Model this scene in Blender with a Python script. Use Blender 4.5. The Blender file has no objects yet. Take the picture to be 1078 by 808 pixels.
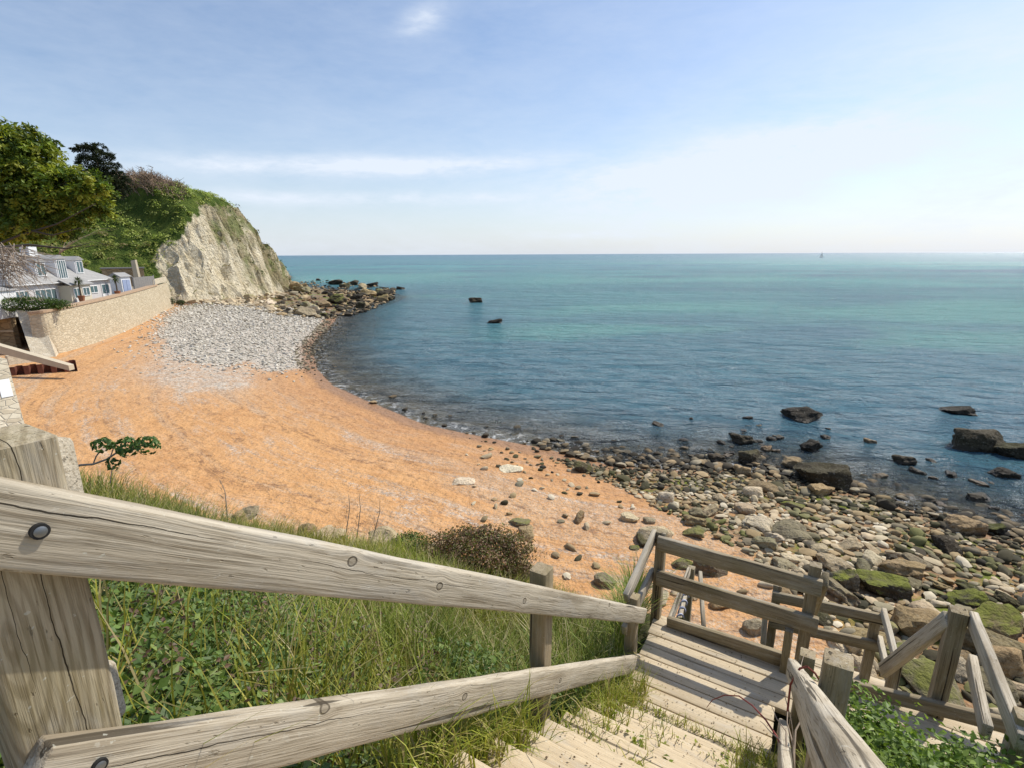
import bpy, bmesh, math, random
import numpy as np
from mathutils import Vector, Matrix, noise as mnoise
random.seed(7); RNG = np.random.default_rng(7)
R = math.radians
scene = bpy.context.scene
COL = scene.collection

# ------------------------------------------------------------------ camera, sky, sun, exposure
H = 12.0                      # eye height above the sea
F = 539.0                     # focal length in photo pixels (18 mm on 36 mm)
PITCH = math.atan(136.0 / F)
ROLL = R(0.27)
cam_d = bpy.data.cameras.new('camera'); cam = bpy.data.objects.new('camera', cam_d); COL.objects.link(cam)
cam_d.sensor_width = 36.0; cam_d.lens = 18.0; cam_d.clip_start = 0.03; cam_d.clip_end = 90000
cam.matrix_world = Matrix.Translation((0, 0, H)) @ Matrix.Rotation(math.pi / 2 - PITCH, 4, 'X') @ Matrix.Rotation(-ROLL, 4, 'Z')
scene.camera = cam

SUN_AZ, SUN_EL = R(58), R(50)          # azimuth measured from the view direction (+Y) to the right
world = bpy.data.worlds.new('World'); scene.world = world; world.use_nodes = True
wn, wl = world.node_tree.nodes, world.node_tree.links
wn.clear()
def wnode(t, **kw):
    n = wn.new(t)
    for k, v in kw.items(): setattr(n, k, v)
    return n
wout = wnode('ShaderNodeOutputWorld'); wbg = wnode('ShaderNodeBackground'); wbg.inputs['Strength'].default_value = 0.150
sky = wnode('ShaderNodeTexSky', sky_type='NISHITA'); sky.sun_disc = False
sky.sun_elevation = SUN_EL; sky.sun_rotation = SUN_AZ
sky.altitude = 0; sky.air_density = 1.0; sky.dust_density = 1.1; sky.ozone_density = 3.4
# thin high cloud, laid out by direction
tc = wnode('ShaderNodeTexCoord'); sep = wnode('ShaderNodeSeparateXYZ'); wl.new(tc.outputs['Generated'], sep.inputs[0])
def wmath(op, a, b=None, c=None, clamp=False):
    n = wnode('ShaderNodeMath', operation=op); n.use_clamp = clamp
    for i, v in enumerate((a, b, c)):
        if v is None: continue
        if isinstance(v, (int, float)): n.inputs[i].default_value = v
        else: wl.new(v, n.inputs[i])
    return n.outputs[0]
X, Y, Z = sep.outputs
az = wmath('ARCTAN2', X, Y); el = wmath('ARCSINE', Z)
def blob(a0, e0, sa, se, tilt=0.0):
    da = wmath('SUBTRACT', az, R(a0)); de = wmath('SUBTRACT', el, R(e0))
    de = wmath('SUBTRACT', de, wmath('MULTIPLY', da, tilt))
    q = wmath('ADD', wmath('POWER', wmath('ABSOLUTE', wmath('DIVIDE', da, R(sa))), 2.0), wmath('POWER', wmath('ABSOLUTE', wmath('DIVIDE', de, R(se))), 2.0))
    return wmath('EXPONENT', wmath('MULTIPLY', q, -1.0))
comb = wnode('ShaderNodeCombineXYZ'); wl.new(az, comb.inputs[0]); wl.new(wmath('MULTIPLY', el, 3.2), comb.inputs[1])
n1 = wnode('ShaderNodeTexNoise'); wl.new(comb.outputs[0], n1.inputs['Vector']); n1.inputs['Scale'].default_value = 5.0; n1.inputs['Detail'].default_value = 9; n1.inputs['Roughness'].default_value = .62; n1.inputs['Distortion'].default_value = .35
n2 = wnode('ShaderNodeTexNoise'); wl.new(comb.outputs[0], n2.inputs['Vector']); n2.inputs['Scale'].default_value = 30.0; n2.inputs['Detail'].default_value = 6; n2.inputs['Roughness'].default_value = .6
nz = wmath('ADD', wmath('MULTIPLY', n1.outputs['Fac'], 1.15), wmath('MULTIPLY', n2.outputs['Fac'], .35))
nz = wmath('SUBTRACT', nz, .45, clamp=True)
masks = None
for args, wgt in (((25, 8.2, 13, 2.8, .14), 1.5), ((15, 6.4, 10, 2.6, 0), 1.1), ((-14, 8.6, 18, .85, .035), .85), ((-12, 5.6, 22, .6, .02), .45), ((-8.5, 21.0, 2.1, 1.0, .3), .6),
                  ((9, 2.0, 7, .5, 0), .28), ((38, 14, 16, 3.0, .1), .30), ((48, 6, 18, 4, 0), .35)):
    b = wmath('MULTIPLY', blob(*args), wgt)
    masks = b if masks is None else wmath('MAXIMUM', masks, b)
streak = wmath('ADD', masks, .13)
cl = wmath('MULTIPLY', streak, wmath('MULTIPLY', nz, 2.7), clamp=True)
horiz = wmath('MULTIPLY', wmath('EXPONENT', wmath('MULTIPLY', wmath('MAXIMUM', el, 0.0), -6.5)), .62)     # pale band low over the sea
cl = wmath('MINIMUM', wmath('ADD', cl, horiz), .92)
mix = wnode('ShaderNodeMix', data_type='RGBA'); wl.new(cl, mix.inputs[0]); wl.new(sky.outputs[0], mix.inputs[6]); mix.inputs[7].default_value = (5.6, 6.1, 6.85, 1)
wl.new(mix.outputs[2], wbg.inputs['Color']); wl.new(wbg.outputs[0], wout.inputs['Surface'])

sun_d = bpy.data.lights.new('sun', 'SUN'); sun = bpy.data.objects.new('sun', sun_d); COL.objects.link(sun)
sun_d.energy = 4.6; sun_d.angle = R(.53); sun_d.color = (1.0, .94, .82)
SUNV = Vector((math.sin(SUN_AZ) * math.cos(SUN_EL), math.cos(SUN_AZ) * math.cos(SUN_EL), math.sin(SUN_EL)))
sun.rotation_euler = SUNV.to_track_quat('Z', 'Y').to_euler(); sun.location = (60, 40, 90)
vs = scene.view_settings
vs.view_transform = 'Standard'; vs.look = 'None'; vs.exposure = 0.0; vs.gamma = 1.0; vs.use_curve_mapping = False
scene.cycles.max_bounces = 6; scene.cycles.transparent_max_bounces = 12; scene.cycles.caustics_reflective = False; scene.cycles.caustics_refractive = False

# ------------------------------------------------------------------ measuring helpers (bearing and drop of a photographed point -> world)
cr, sr = math.cos(ROLL), math.sin(ROLL)
def ray(px, py):
    a0, b0 = px - 539.0, 404.0 - py
    a, b = a0 * cr + b0 * sr, -a0 * sr + b0 * cr
    return np.array([a, F * math.cos(PITCH) + b * math.sin(PITCH), -F * math.sin(PITCH) + b * math.cos(PITCH)]) / F
CAM = np.array([0, 0, H])
def at_z(px, py, z): r = ray(px, py); return CAM + r * ((z - H) / r[2])
def at_d(px, py, d): return CAM + ray(px, py) * d
A = R(31)
U = np.array([math.sin(A), math.cos(A), 0.]); T = np.array([math.cos(A), -math.sin(A), 0.])      # down the steps / across them
def W(s, t, z): return U * s + T * t + np.array([0, 0, H + z])
def at_s(px, py, s): r = ray(px, py); return CAM + r * (s / (r @ U))
def at_t(px, py, t): r = ray(px, py); return CAM + r * (t / (r @ T))
def slope_of(px, py): r = ray(px, py); return math.degrees(math.atan2(r[0], r[1])), r[2] / math.hypot(r[0], r[1])

# ------------------------------------------------------------------ object helpers
def tag(o, label=None, cat=None, group=None, kind=None):
    if label: o['label'] = label
    if cat: o['category'] = cat
    if group: o['group'] = group
    if kind: o['kind'] = kind
    return o
def link(name, me, mat=None, parent=None, loc=(0, 0, 0)):
    o = bpy.data.objects.new(name, me); COL.objects.link(o)
    if mat is not None and not me.materials: me.materials.append(mat)
    if parent is not None:
        o.parent = parent; o.location = Vector(loc) - parent.location
    else: o.location = loc
    return o
def thing(name, loc, label, cat, group=None):
    o = bpy.data.objects.new(name, None); COL.objects.link(o); o.location = Vector([float(v) for v in loc]); o.empty_display_size = .2
    return tag(o, label, cat, group)
def mesh(name, verts, faces, smooth=False, cols=None, attrs=None):
    me = bpy.data.meshes.new(name)
    me.from_pydata(verts.tolist() if hasattr(verts, 'tolist') else verts, [], faces.tolist() if hasattr(faces, 'tolist') else faces)
    if smooth: me.shade_smooth()
    if cols is not None:
        ca = me.color_attributes.new('Col', 'FLOAT_COLOR', 'POINT')
        c = np.ones((len(verts), 4), np.float32); c[:, :3] = cols; ca.data.foreach_set('color', c.ravel())
    for k, v in (attrs or {}).items():
        at = me.attributes.new(k, 'FLOAT', 'POINT'); at.data.foreach_set('value', np.asarray(v, np.float32))
    me.update()
    return me
class MB:
    """gathers solids of ONE object"""
    def __init__(s): s.v, s.f = [], []
    def add(s, vs, fs):
        b = len(s.v); s.v += [tuple(float(c) for c in v) for v in vs]; s.f += [tuple(i + b for i in f) for f in fs]
    def box(s, c, size, rot=None):
        hx, hy, hz = [q / 2 for q in size]
        vs = [Vector((x, y, z)) for x in (-hx, hx) for y in (-hy, hy) for z in (-hz, hz)]
        if rot is not None: vs = [rot @ v for v in vs]
        s.add([v + Vector(c) for v in vs], [(0, 1, 3, 2), (4, 6, 7, 5), (0, 4, 5, 1), (2, 3, 7, 6), (0, 2, 6, 4), (1, 5, 7, 3)])
    def rng(s, x0, x1, y0, y1, z0, z1): s.box(((x0 + x1) / 2, (y0 + y1) / 2, (z0 + z1) / 2), (x1 - x0, y1 - y0, z1 - z0))
    def tube(s, pts, rad, n=6, cap=True):
        pts = [Vector([float(c) for c in p]) for p in pts]; rings = []
        for i, p in enumerate(pts):
            d = (pts[min(i + 1, len(pts) - 1)] - pts[max(i - 1, 0)]).normalized()
            a = d.orthogonal().normalized() if i == 0 else (prev - d * prev.dot(d)).normalized()
            prev = a; b = d.cross(a); r = rad[i] if hasattr(rad, '__len__') else rad
            rings.append([p + (a * math.cos(2 * math.pi * k / n) + b * math.sin(2 * math.pi * k / n)) * r for k in range(n)])
        vs = [v for rg in rings for v in rg]; fs = []
        for i in range(len(pts) - 1):
            for k in range(n): fs.append((i * n + k, i * n + (k + 1) % n, (i + 1) * n + (k + 1) % n, (i + 1) * n + k))
        if cap: fs += [tuple(range(n - 1, -1, -1)), tuple(range((len(pts) - 1) * n, len(pts) * n))]
        s.add(vs, fs)
    def build(s, name, mat, parent=None, smooth=False, loc=(0, 0, 0), rotz=0):
        me = mesh(name, s.v, s.f)
        if smooth: me.shade_smooth(); me.set_sharp_from_angle(angle=R(50))
        o = link(name, me, mat, parent, loc)
        if rotz: o.rotation_euler.z = rotz
        return o
def loft_beam(L, w, h, r=.008, seg=None, wob=.0025, top_taper=0.0, end_wear=.004):
    """a sawn timber along local X: rounded section, slightly uneven edges, worn ends"""
    n = seg or max(4, int(L / .12)); xs = list(np.linspace(0, L, n + 1)); xs = [0, end_wear] + xs[1:-1] + [L - end_wear, L]
    prof = []
    for (sx, sy, a0) in ((1, 1, 0), (-1, 1, 90), (-1, -1, 180), (1, -1, 270)):
        for a in (0, 45, 90):
            prof.append((sx * (w / 2 - r) + r * math.cos(R(a0 + a)), sy * (h / 2 - r) + r * math.sin(R(a0 + a))))
    m = len(prof); vs, fs = [], []; sd = random.uniform(0, 100)
    for i, x in enumerate(xs):
        ins = end_wear if i in (0, len(xs) - 1) else 0
        if top_taper and i == len(xs) - 1: ins = top_taper
        oy = mnoise.noise((x * 1.3, sd, 0)) * wob * 1.5; oz = mnoise.noise((x * 1.3, sd, 7)) * wob * 1.5
        for j, (y, z) in enumerate(prof):
            k = mnoise.noise((x * 5.0, sd + 3.1 * (j // 3), 3)) * wob
            vs.append((x, y * (1 - ins / (w / 2)) + oy + k * np.sign(y), z * (1 - ins / (h / 2)) + oz + k * np.sign(z)))
    for i in range(len(xs) - 1):
        for j in range(m): fs.append((i * m + j, i * m + (j + 1) % m, (i + 1) * m + (j + 1) % m, (i + 1) * m + j))
    fs += [tuple(range(m - 1, -1, -1)), tuple(range((len(xs) - 1) * m, len(xs) * m))]
    me = mesh('timber', vs, fs, smooth=True); me.set_sharp_from_angle(angle=R(48))
    return me
def beam(name, a, b, w, h, mat, parent, up=(0, 0, 1), **kw):
    """timber from a to b; h along `up`, w across it"""
    a, b = Vector([float(c) for c in a]), Vector([float(c) for c in b]); d = b - a; L = d.length; x = d / L
    u = Vector([float(c) for c in up]); z = (u - x * u.dot(x)).normalized(); y = z.cross(x)
    me = loft_beam(L, w, h, **kw); me.name = name
    o = link(name, me, mat, parent)
    m = Matrix((x, y, z)).transposed().to_4x4(); m.translation = a - (parent.location if parent else Vector())
    o.matrix_basis = m
    return o
def post(base, top, size, mat, parent, name='post', face=None, **kw):
    return beam(name, base, top, size, size, mat, parent, up=U if face is None else face, top_taper=kw.pop('taper', .012), **kw)

# ------------------------------------------------------------------ material helpers
class N:
    def __init__(s, name):
        s.m = bpy.data.materials.new(name); s.m.use_nodes = True; s.t = s.m.node_tree; s.n = s.t.nodes; s.n.clear()
        s.out = s.n.new('ShaderNodeOutputMaterial')
    def new(s, t, **kw):
        n = s.n.new(t)
        for k, v in kw.items(): setattr(n, k, v)
        return n
    def set(s, sock, v):
        if v is None: return
        if isinstance(v, bpy.types.NodeSocket): s.t.links.new(v, sock)
        elif isinstance(v, (tuple, list)) and len(v) == 3 and sock.type == 'RGBA': sock.default_value = (*v, 1)
        else: sock.default_value = v
    def math(s, op, a, b=None, c=None, clamp=False):
        n = s.new('ShaderNodeMath', operation=op); n.use_clamp = clamp
        for i, v in enumerate((a, b, c)): s.set(n.inputs[i], v)
        return n.outputs[0]
    def mix(s, f, a, b, blend='MIX'):
        n = s.new('ShaderNodeMix', data_type='RGBA', blend_type=blend); s.set(n.inputs[0], f); s.set(n.inputs[6], a); s.set(n.inputs[7], b); return n.outputs[2]
    def coord(s, kind='Object', scale=(1, 1, 1), rand=False, rot=None):
        if kind == 'World': v = s.new('ShaderNodeNewGeometry').outputs['Position']
        else: v = s.new('ShaderNodeTexCoord').outputs[kind]
        if rand:
            oi = s.new('ShaderNodeObjectInfo'); c = s.new('ShaderNodeVectorMath', operation='SCALE'); c.inputs[0].default_value = (37, 19, 23); s.set(c.inputs['Scale'], oi.outputs['Random'])
            ad = s.new('ShaderNodeVectorMath', operation='ADD'); s.set(ad.inputs[0], v); s.set(ad.inputs[1], c.outputs[0]); v = ad.outputs[0]
        mp = s.new('ShaderNodeMapping'); s.set(mp.inputs['Vector'], v); mp.inputs['Scale'].default_value = scale
        if rot: mp.inputs['Rotation'].default_value = rot
        return mp.outputs[0]
    def noise(s, v, scale=1., detail=4, rough=.55, dist=0., out='Fac'):
        n = s.new('ShaderNodeTexNoise'); s.set(n.inputs['Vector'], v); n.inputs['Scale'].default_value = scale; n.inputs['Detail'].default_value = detail; n.inputs['Roughness'].default_value = rough; n.inputs['Distortion'].default_value = dist
        return n.outputs[out]
    def voro(s, v, scale=1., feature='F1', out='Distance', rnd=1.):
        n = s.new('ShaderNodeTexVoronoi', feature=feature); s.set(n.inputs['Vector'], v); n.inputs['Scale'].default_value = scale; n.inputs['Randomness'].default_value = rnd
        return n.outputs[out]
    def step(s, v, a, b):          # smooth 0..1 from a to b
        n = s.new('ShaderNodeMapRange', interpolation_type='SMOOTHSTEP'); s.set(n.inputs[0], v); n.inputs[1].default_value = a; n.inputs[2].default_value = b; return n.outputs[0]
    def attr(s, name, out='Fac'): return s.new('ShaderNodeAttribute', attribute_name=name).outputs[out]
    def bump(s, h, strength=.5, dist=.02, normal=None):
        n = s.new('ShaderNodeBump'); s.set(n.inputs['Height'], h); n.inputs['Strength'].default_value = strength; n.inputs['Distance'].default_value = dist; s.set(n.inputs['Normal'], normal); return n.outputs[0]
    def bsdf(s, col, rough=.8, normal=None, spec=.3, metal=0.):
        n = s.new('ShaderNodeBsdfPrincipled'); s.set(n.inputs['Base Color'], col); s.set(n.inputs['Roughness'], rough); s.set(n.inputs['Normal'], normal); n.inputs['Specular IOR Level'].default_value = spec; n.inputs['Metallic'].default_value = metal
        return n.outputs[0]
    def done(s, sh): s.t.links.new(sh, s.out.inputs['Surface']); return s.m
def hx(r, g, b):
    f = lambda c: (c / 255 / 12.92) if c <= 10 else ((c / 255 + .055) / 1.055) ** 2.4
    return (f(r), f(g), f(b))

def wood_mat(name, light, mid, dark, knots=(), lichen=.0, green=0., cracks=(), rings=None):
    m = N(name)
    base = m.coord('Object', rand=True)
    warp = m.noise(m.coord('Object', (1.6, 7, 7), rand=True), 1.0, 3, .5, out='Color')
    wv = m.new('ShaderNodeVectorMath', operation='MULTIPLY_ADD'); m.set(wv.inputs[0], warp); wv.inputs[1].default_value = (0, .020, .020); m.set(wv.inputs[2], base)
    vec = wv.outputs[0]
    kmask = None
    if knots:
        raw = m.coord('Object')
        for (kx, kz, kr) in knots:
            sb = m.new('ShaderNodeVectorMath', operation='SUBTRACT'); m.set(sb.inputs[0], raw); sb.inputs[1].default_value = (kx, 0, kz)
            ml = m.new('ShaderNodeVectorMath', operation='MULTIPLY'); m.set(ml.inputs[0], sb.outputs[0]); ml.inputs[1].default_value = (.75, 0, 1)
            ln = m.new('ShaderNodeVectorMath', operation='LENGTH'); m.set(ln.inputs[0], ml.outputs[0]); d = m.math('DIVIDE', ln.outputs['Value'], kr)
            g = m.math('EXPONENT', m.math('MULTIPLY', m.math('MULTIPLY', d, d), -.22))
            # bend the grain round the knot
            push = m.new('ShaderNodeCombineXYZ'); sg = m.new('ShaderNodeSeparateXYZ'); m.set(sg.inputs[0], sb.outputs[0])
            m.set(push.inputs[2], m.math('MULTIPLY', m.math('MULTIPLY', sg.outputs[2], g), -.75))
            ad = m.new('ShaderNodeVectorMath', operation='ADD'); m.set(ad.inputs[0], vec); m.set(ad.inputs[1], push.outputs[0]); vec = ad.outputs[0]
            ring = m.math('SUBTRACT', 1.0, m.step(m.math('ABSOLUTE', m.math('SUBTRACT', d, .8)), .05, .28))
            core = m.math('MULTIPLY', m.math('SUBTRACT', 1.0, m.step(d, .55, .85)), .45)
            k = m.math('MAXIMUM', ring, core); kmask = k if kmask is None else m.math('MAXIMUM', kmask, k)
    def sc(x, y, z):
        mp = m.new('ShaderNodeMapping'); m.set(mp.inputs['Vector'], vec); mp.inputs['Scale'].default_value = (x, y, z); return mp.outputs[0]
    g1 = m.noise(sc(.8, 26, 26), 1.6, 3, .6)
    g2 = m.noise(sc(2.2, 95, 95), 2.0, 4, .65)
    g3 = m.noise(sc(1.1, 9, 9), 1.0, 2, .5)
    crack = m.step(m.noise(sc(.55, 30, 30), 1.0, 2, .5), .66, .69)
    mott = m.noise(m.coord('Object', (3, 5, 5), rand=True), 1.2, 5, .6)
    c = m.mix(m.step(g1, .30, .72), mid, light)
    c = m.mix(m.math('MULTIPLY', m.step(g2, .48, .66), .72), c, dark)
    c = m.mix(m.math('MULTIPLY', m.step(g3, .54, .70), .60), c, dark)
    if rings:
        raw = m.coord('Object'); sg = m.new('ShaderNodeSeparateXYZ'); m.set(sg.inputs[0], raw); x0, z0, el_, fr_ = rings
        dx = m.math('MULTIPLY', m.math('SUBTRACT', sg.outputs[0], x0), el_); dz = m.math('SUBTRACT', m.math('ADD', sg.outputs[2], m.math('MULTIPLY', sg.outputs[1], .35)), z0)
        rr = m.math('ADD', m.math('SQRT', m.math('ADD', m.math('MULTIPLY', dx, dx), m.math('MULTIPLY', dz, dz))), m.math('MULTIPLY', m.noise(m.coord('Object', (3, 8, 8)), 1.0, 3, .5), .022))
        rg = m.step(m.math('SINE', m.math('MULTIPLY', rr, fr_)), -.2, .9); c = m.mix(m.math('MULTIPLY', rg, .50), c, dark)
    c = m.mix(m.math('MULTIPLY', m.step(mott, .45, .75), .30), c, tuple(min(1, q * 1.15) for q in light))
    if green: c = m.mix(m.math('MULTIPLY', m.step(m.noise(m.coord('Object', (2, 3, 3), rand=True), 1.7, 4, .6), .42, .7), green), c, (.19, .17, .07))
    if lichen: c = m.mix(m.math('MULTIPLY', m.step(m.noise(base, 42, 3, .6), .63, .70), lichen), c, (.62, .60, .52))
    c = m.mix(m.math('MULTIPLY', crack, .80), c, tuple(q * .18 for q in dark))
    if kmask is not None: c = m.mix(m.math('MULTIPLY', kmask, .78), c, tuple(q * .30 for q in dark))
    pit = m.step(m.noise(m.coord('Object', (14, 60, 60), rand=True), 1.6, 3, .6), .66, .73)
    c = m.mix(m.math('MULTIPLY', pit, .55), c, tuple(q * .45 for q in dark))
    wth = m.step(m.noise(m.coord('Object', (2.5, 12, 12), rand=True), 1.3, 6, .7), .50, .68)
    c = m.mix(m.math('MULTIPLY', wth, .35), c, (.47, .45, .41))
    spots = m.step(m.noise(m.coord('Object', (1, 1, 1), rand=True), 75, 2, .5), .69, .73); c = m.mix(m.math('MULTIPLY', spots, .45), c, (.60, .60, .52))
    ck_ = None
    if cracks:
        raw = m.coord('Object'); sg = m.new('ShaderNodeSeparateXYZ'); m.set(sg.inputs[0], raw)
        wob_ = m.math('MULTIPLY', m.math('SUBTRACT', m.noise(m.coord('Object', (2.2, .01, .01)), 1.0, 5, .6), .5), .05)
        for (cz, x0, x1, cw, sl) in cracks:
            q = m.math('ABSOLUTE', m.math('SUBTRACT', m.math('ADD', sg.outputs[2], m.math('MULTIPLY', sg.outputs[0], sl)), m.math('ADD', wob_, cz)))
            wd = m.math('MULTIPLY', m.math('MULTIPLY', m.step(sg.outputs[0], x0, x0 + .12), m.step(sg.outputs[0], x1, x1 - .25)), cw)
            k = m.math('MULTIPLY', m.step(q, .0016, 0.0) if False else m.math('LESS_THAN', q, m.math('MULTIPLY', wd, m.math('ADD', m.noise(m.coord('Object', (6, .01, .01)), 1.0, 4, .6), -.12))), 1.0); ck_ = k if ck_ is None else m.math('MAXIMUM', ck_, k)
        c = m.mix(m.math('MULTIPLY', ck_, .93), c, tuple(q_ * .12 for q_ in dark)); crack = m.math('MAXIMUM', crack, ck_)
    hgt = m.math('SUBTRACT', m.math('ADD', m.math('MULTIPLY', g2, .5), m.math('MULTIPLY', g1, .7)), m.math('ADD', m.math('MULTIPLY', crack, .7), m.math('MULTIPLY', pit, .35)))
    if kmask is not None: hgt = m.math('SUBTRACT', hgt, m.math('MULTIPLY', kmask, .6))
    return m.done(m.bsdf(c, .88, m.bump(hgt, .8, .007), .15))
WL, WM, WD = (.545, .485, .385), (.43, .37, .28), (.185, .145, .095)
M_rail = wood_mat('weathered_rail', WL, WM, WD, lichen=.25)
M_post = wood_mat('weathered_post', (.42, .345, .235), (.33, .26, .165), (.165, .125, .075), green=.35)
M_dark = wood_mat('brown_timber', (.36, .30, .205), (.27, .215, .14), (.12, .09, .055), green=.25)
M_deck = wood_mat('deck_board', (.60, .50, .355), (.53, .435, .30), (.40, .32, .215), lichen=.15)
M_tread = wood_mat('sandy_tread', (.60, .49, .335), (.54, .44, .30), (.42, .33, .22), lichen=.3)

def plain(name, col, rough=.6, var=.12, scale=3., bump=.0, metal=0., spec=.3):
    m = N(name); v = m.coord('Object', rand=True); n = m.noise(v, scale, 6, .6)
    c = m.mix(n, tuple(q * (1 - var) for q in col), tuple(min(1, q * (1 + var)) for q in col))
    return m.done(m.bsdf(c, rough, m.bump(n, .4, bump) if bump else None, spec, metal))
def leaf_mat(name, trans=.35, rough=.5, spec=.35):
    m = N(name); c = m.attr('Col', 'Color')
    b = m.bsdf(c, rough, None, spec); t = m.new('ShaderNodeBsdfTranslucent'); m.set(t.inputs['Color'], m.mix(1.0, c, (1.0, 1.0, .55), 'MULTIPLY'))
    x = m.new('ShaderNodeMixShader'); x.inputs[0].default_value = trans; m.t.links.new(b, x.inputs[1]); m.t.links.new(t.outputs[0], x.inputs[2])
    return m.done(x.outputs[0])
M_leaf = leaf_mat('leaf'); M_grassm = leaf_mat('grass_blade', .3, .55, .3); M_dryleaf = leaf_mat('dry_stem', .12, .8, .1)
M_bark = plain('bark', (.10, .08, .06), .9, .4, 14, .01)
M_twig = plain('dead_twig', (.33, .26, .20), .85, .3, 20)
M_steel = plain('galvanised_bolt', (.23, .24, .25), .45, .25, 30, metal=.8)
M_recess_shade = plain('recess_shade', (.02, .02, .02), .8)  # near-black colour standing in for shade inside a bolt recess

# ------------------------------------------------------------------ ground shape
WATER = np.array([(-120, 260), (-92, 212), (-66, 186), (-50, 172), (-38, 152), (-38, 126), (-37, 110), (-33, 95), (-30.5, 84), (-27, 68), (-21.3, 54.3), (-17.1, 47.2), (-12.9, 42.2), (-6.2, 35.4), (1.3, 31), (5.6, 28), (9, 27.2), (12.6, 27.2),
                  (16.4, 25.2), (19.3, 22.3), (20.9, 20.4), (24.0, 18.8), (30.5, 14), (45, 5), (75, -20), (160, -80)], float)
LANDP = np.vstack([WATER, [(160, -260), (-320, -260), (-320, 320), (-120, 320)]])
def inside(P, poly):
    x, y = P[:, 0], P[:, 1]; r = np.zeros(len(P), bool); j = len(poly) - 1
    for i in range(len(poly)):
        xi, yi = poly[i]; xj, yj = poly[j]
        c = ((yi > y) != (yj > y)) & (x < (xj - xi) * (y - yi) / (yj - yi + 1e-12) + xi); r ^= c; j = i
    return r
def pdist(P, line, param=False):
    best = np.full(len(P), 1e9); par = np.zeros(len(P)); acc = 0.
    for a, b in zip(line[:-1], line[1:]):
        ab = b - a; L = math.hypot(*ab); t = np.clip(((P - a) @ ab) / (L * L), 0, 1); d = np.hypot(*(P - a - t[:, None] * ab).T)
        k = d < best; best[k] = d[k]; par[k] = acc + t[k] * L; acc += L
    return (best, par) if param else best
def sdist(P): d = pdist(P, WATER); return np.where(inside(P, LANDP), d, -d)
def vnoise(P, scale, seed=0, octaves=3):
    """cheap numpy value noise, about -1..1"""
    out = np.zeros(len(P)); amp = 1.; tot = 0.
    for o in range(octaves):
        q = P / scale * 2 ** o + seed * 17.3 + o * 5.1; i = np.floor(q).astype(int); f = q - i; f = f * f * (3 - 2 * f)
        def hsh(a, b): h = np.sin(a * 127.1 + b * 311.7 + seed * 74.7 + o) * 43758.5453; return (h - np.floor(h)) * 2 - 1
        v = (hsh(i[:, 0], i[:, 1]) * (1 - f[:, 0]) + hsh(i[:, 0] + 1, i[:, 1]) * f[:, 0]) * (1 - f[:, 1]) + (hsh(i[:, 0], i[:, 1] + 1) * (1 - f[:, 0]) + hsh(i[:, 0] + 1, i[:, 1] + 1) * f[:, 0]) * f[:, 1]
        out += v * amp; tot += amp; amp *= .5
    return out / tot
# crest of the grassy bank: bearing, distance, level
CREST = []
for px, py, rc in ((-60, 540, 10), (20, 535, 9.5), (85, 540, 9.2), (150, 552, 9.2), (250, 572, 9.8), (350, 590, 10.6), (480, 610, 10.6), (560, 632, 10.0), (640, 668, 8.4)):
    a_, sl = slope_of(px, py); CREST.append((a_, rc, H + rc * sl))
CREST += [(15, 5.6, 7.75), (22, 4.7, 8.45), (32, 4.6, 8.5), (45, 4.3, 8.62), (60, 4.2, 8.8), (90, 5, 9.3)]
CREST = [(-180, 30, 12), (-100, 26, 10.5), (-75, 17, 9.0)] + CREST + [(130, 12, 11), (180, 30, 12)]
CR = np.array(CREST)
def stair_z(s): return np.where(s > 3.1, -3.36, -3.36 + (3.1 - s) * .733)
def ground_z(P):
    d = sdist(P); dn = d + vnoise(P, 9, 1) * .5
    beach = np.where(dn < 0, dn * .075, np.where(dn < 12, dn * .092, 1.104 + (dn - 12) * .062)); beach = np.minimum(beach, 2.5)
    beach = np.maximum(beach, -5.5)
    rr = np.hypot(P[:, 0], P[:, 1]); th = np.degrees(np.arctan2(P[:, 0], P[:, 1]))
    rc = np.interp(th, CR[:, 0], CR[:, 1]); zc = np.interp(th, CR[:, 0], CR[:, 2]); rc = rc * (1 + .05 * vnoise(P, 2.2, 3))
    z0 = np.interp(np.abs(th), [0, 90, 180], [10.75, 10.9, 11.2])
    drop = np.interp(th, [-60, 0, 12, 25, 60], [.85, .95, 1.0, 1.25, 1.3])
    k = np.clip(rr / rc, 0, 1); bank = z0 + (zc - z0) * k ** .93 - np.maximum(rr - rc, 0) * drop
    bank = bank + vnoise(P, 1.1, 5) * .10 * np.clip(rr / 2, 0, 1) + vnoise(P, 3.7, 6) * .12 * np.clip(rr / 3, 0, 1)
    s, t = P @ U[:2], P @ T[:2]
    under = (t > -1.12) & (t < .32) & (s > -1.5) & (s < 4.5)
    bank = np.where(under, np.minimum(bank, H + stair_z(s) - .24), bank)
    wide = (t > .2) & (t < 1.7) & (s > 3.5) & (s < 4.5); bank = np.where(wide, np.minimum(bank, H - 3.5), bank)
    low = (t > -.8) & (t < 1.7) & (s >= 4.4) & (s < 6.6); bank = np.where(low, np.minimum(bank, H - 4.75), bank)
    return np.maximum(beach, bank), (bank > beach - .02), d
WALLB = np.array([at_z(px, py, 1.9)[:2] for px, py in ((40, 374), (58, 373), (78, 367), (100, 360), (125, 351), (150, 340), (168, 331), (181, 325))])
TERR = np.vstack([WALLB + np.array([-.25, .05]), [(-90, 105), (-170, 110), (-170, 20), (-75, 38), (-52, 50)]])
def on_ground(px, py, dmin=6.0, dmax=230.0):
    """where the line of sight of a photographed point meets the ground"""
    r = ray(px, py); k = np.geomspace(dmin, dmax, 700); Q = CAM + r * k[:, None]; g = np.maximum(ground_z(Q[:, :2])[0], 0.0); hit = np.where(Q[:, 2] <= g)[0]
    i = hit[0] if len(hit) else -1; q = Q[i].copy(); q[2] = g[i]; return q
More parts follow.
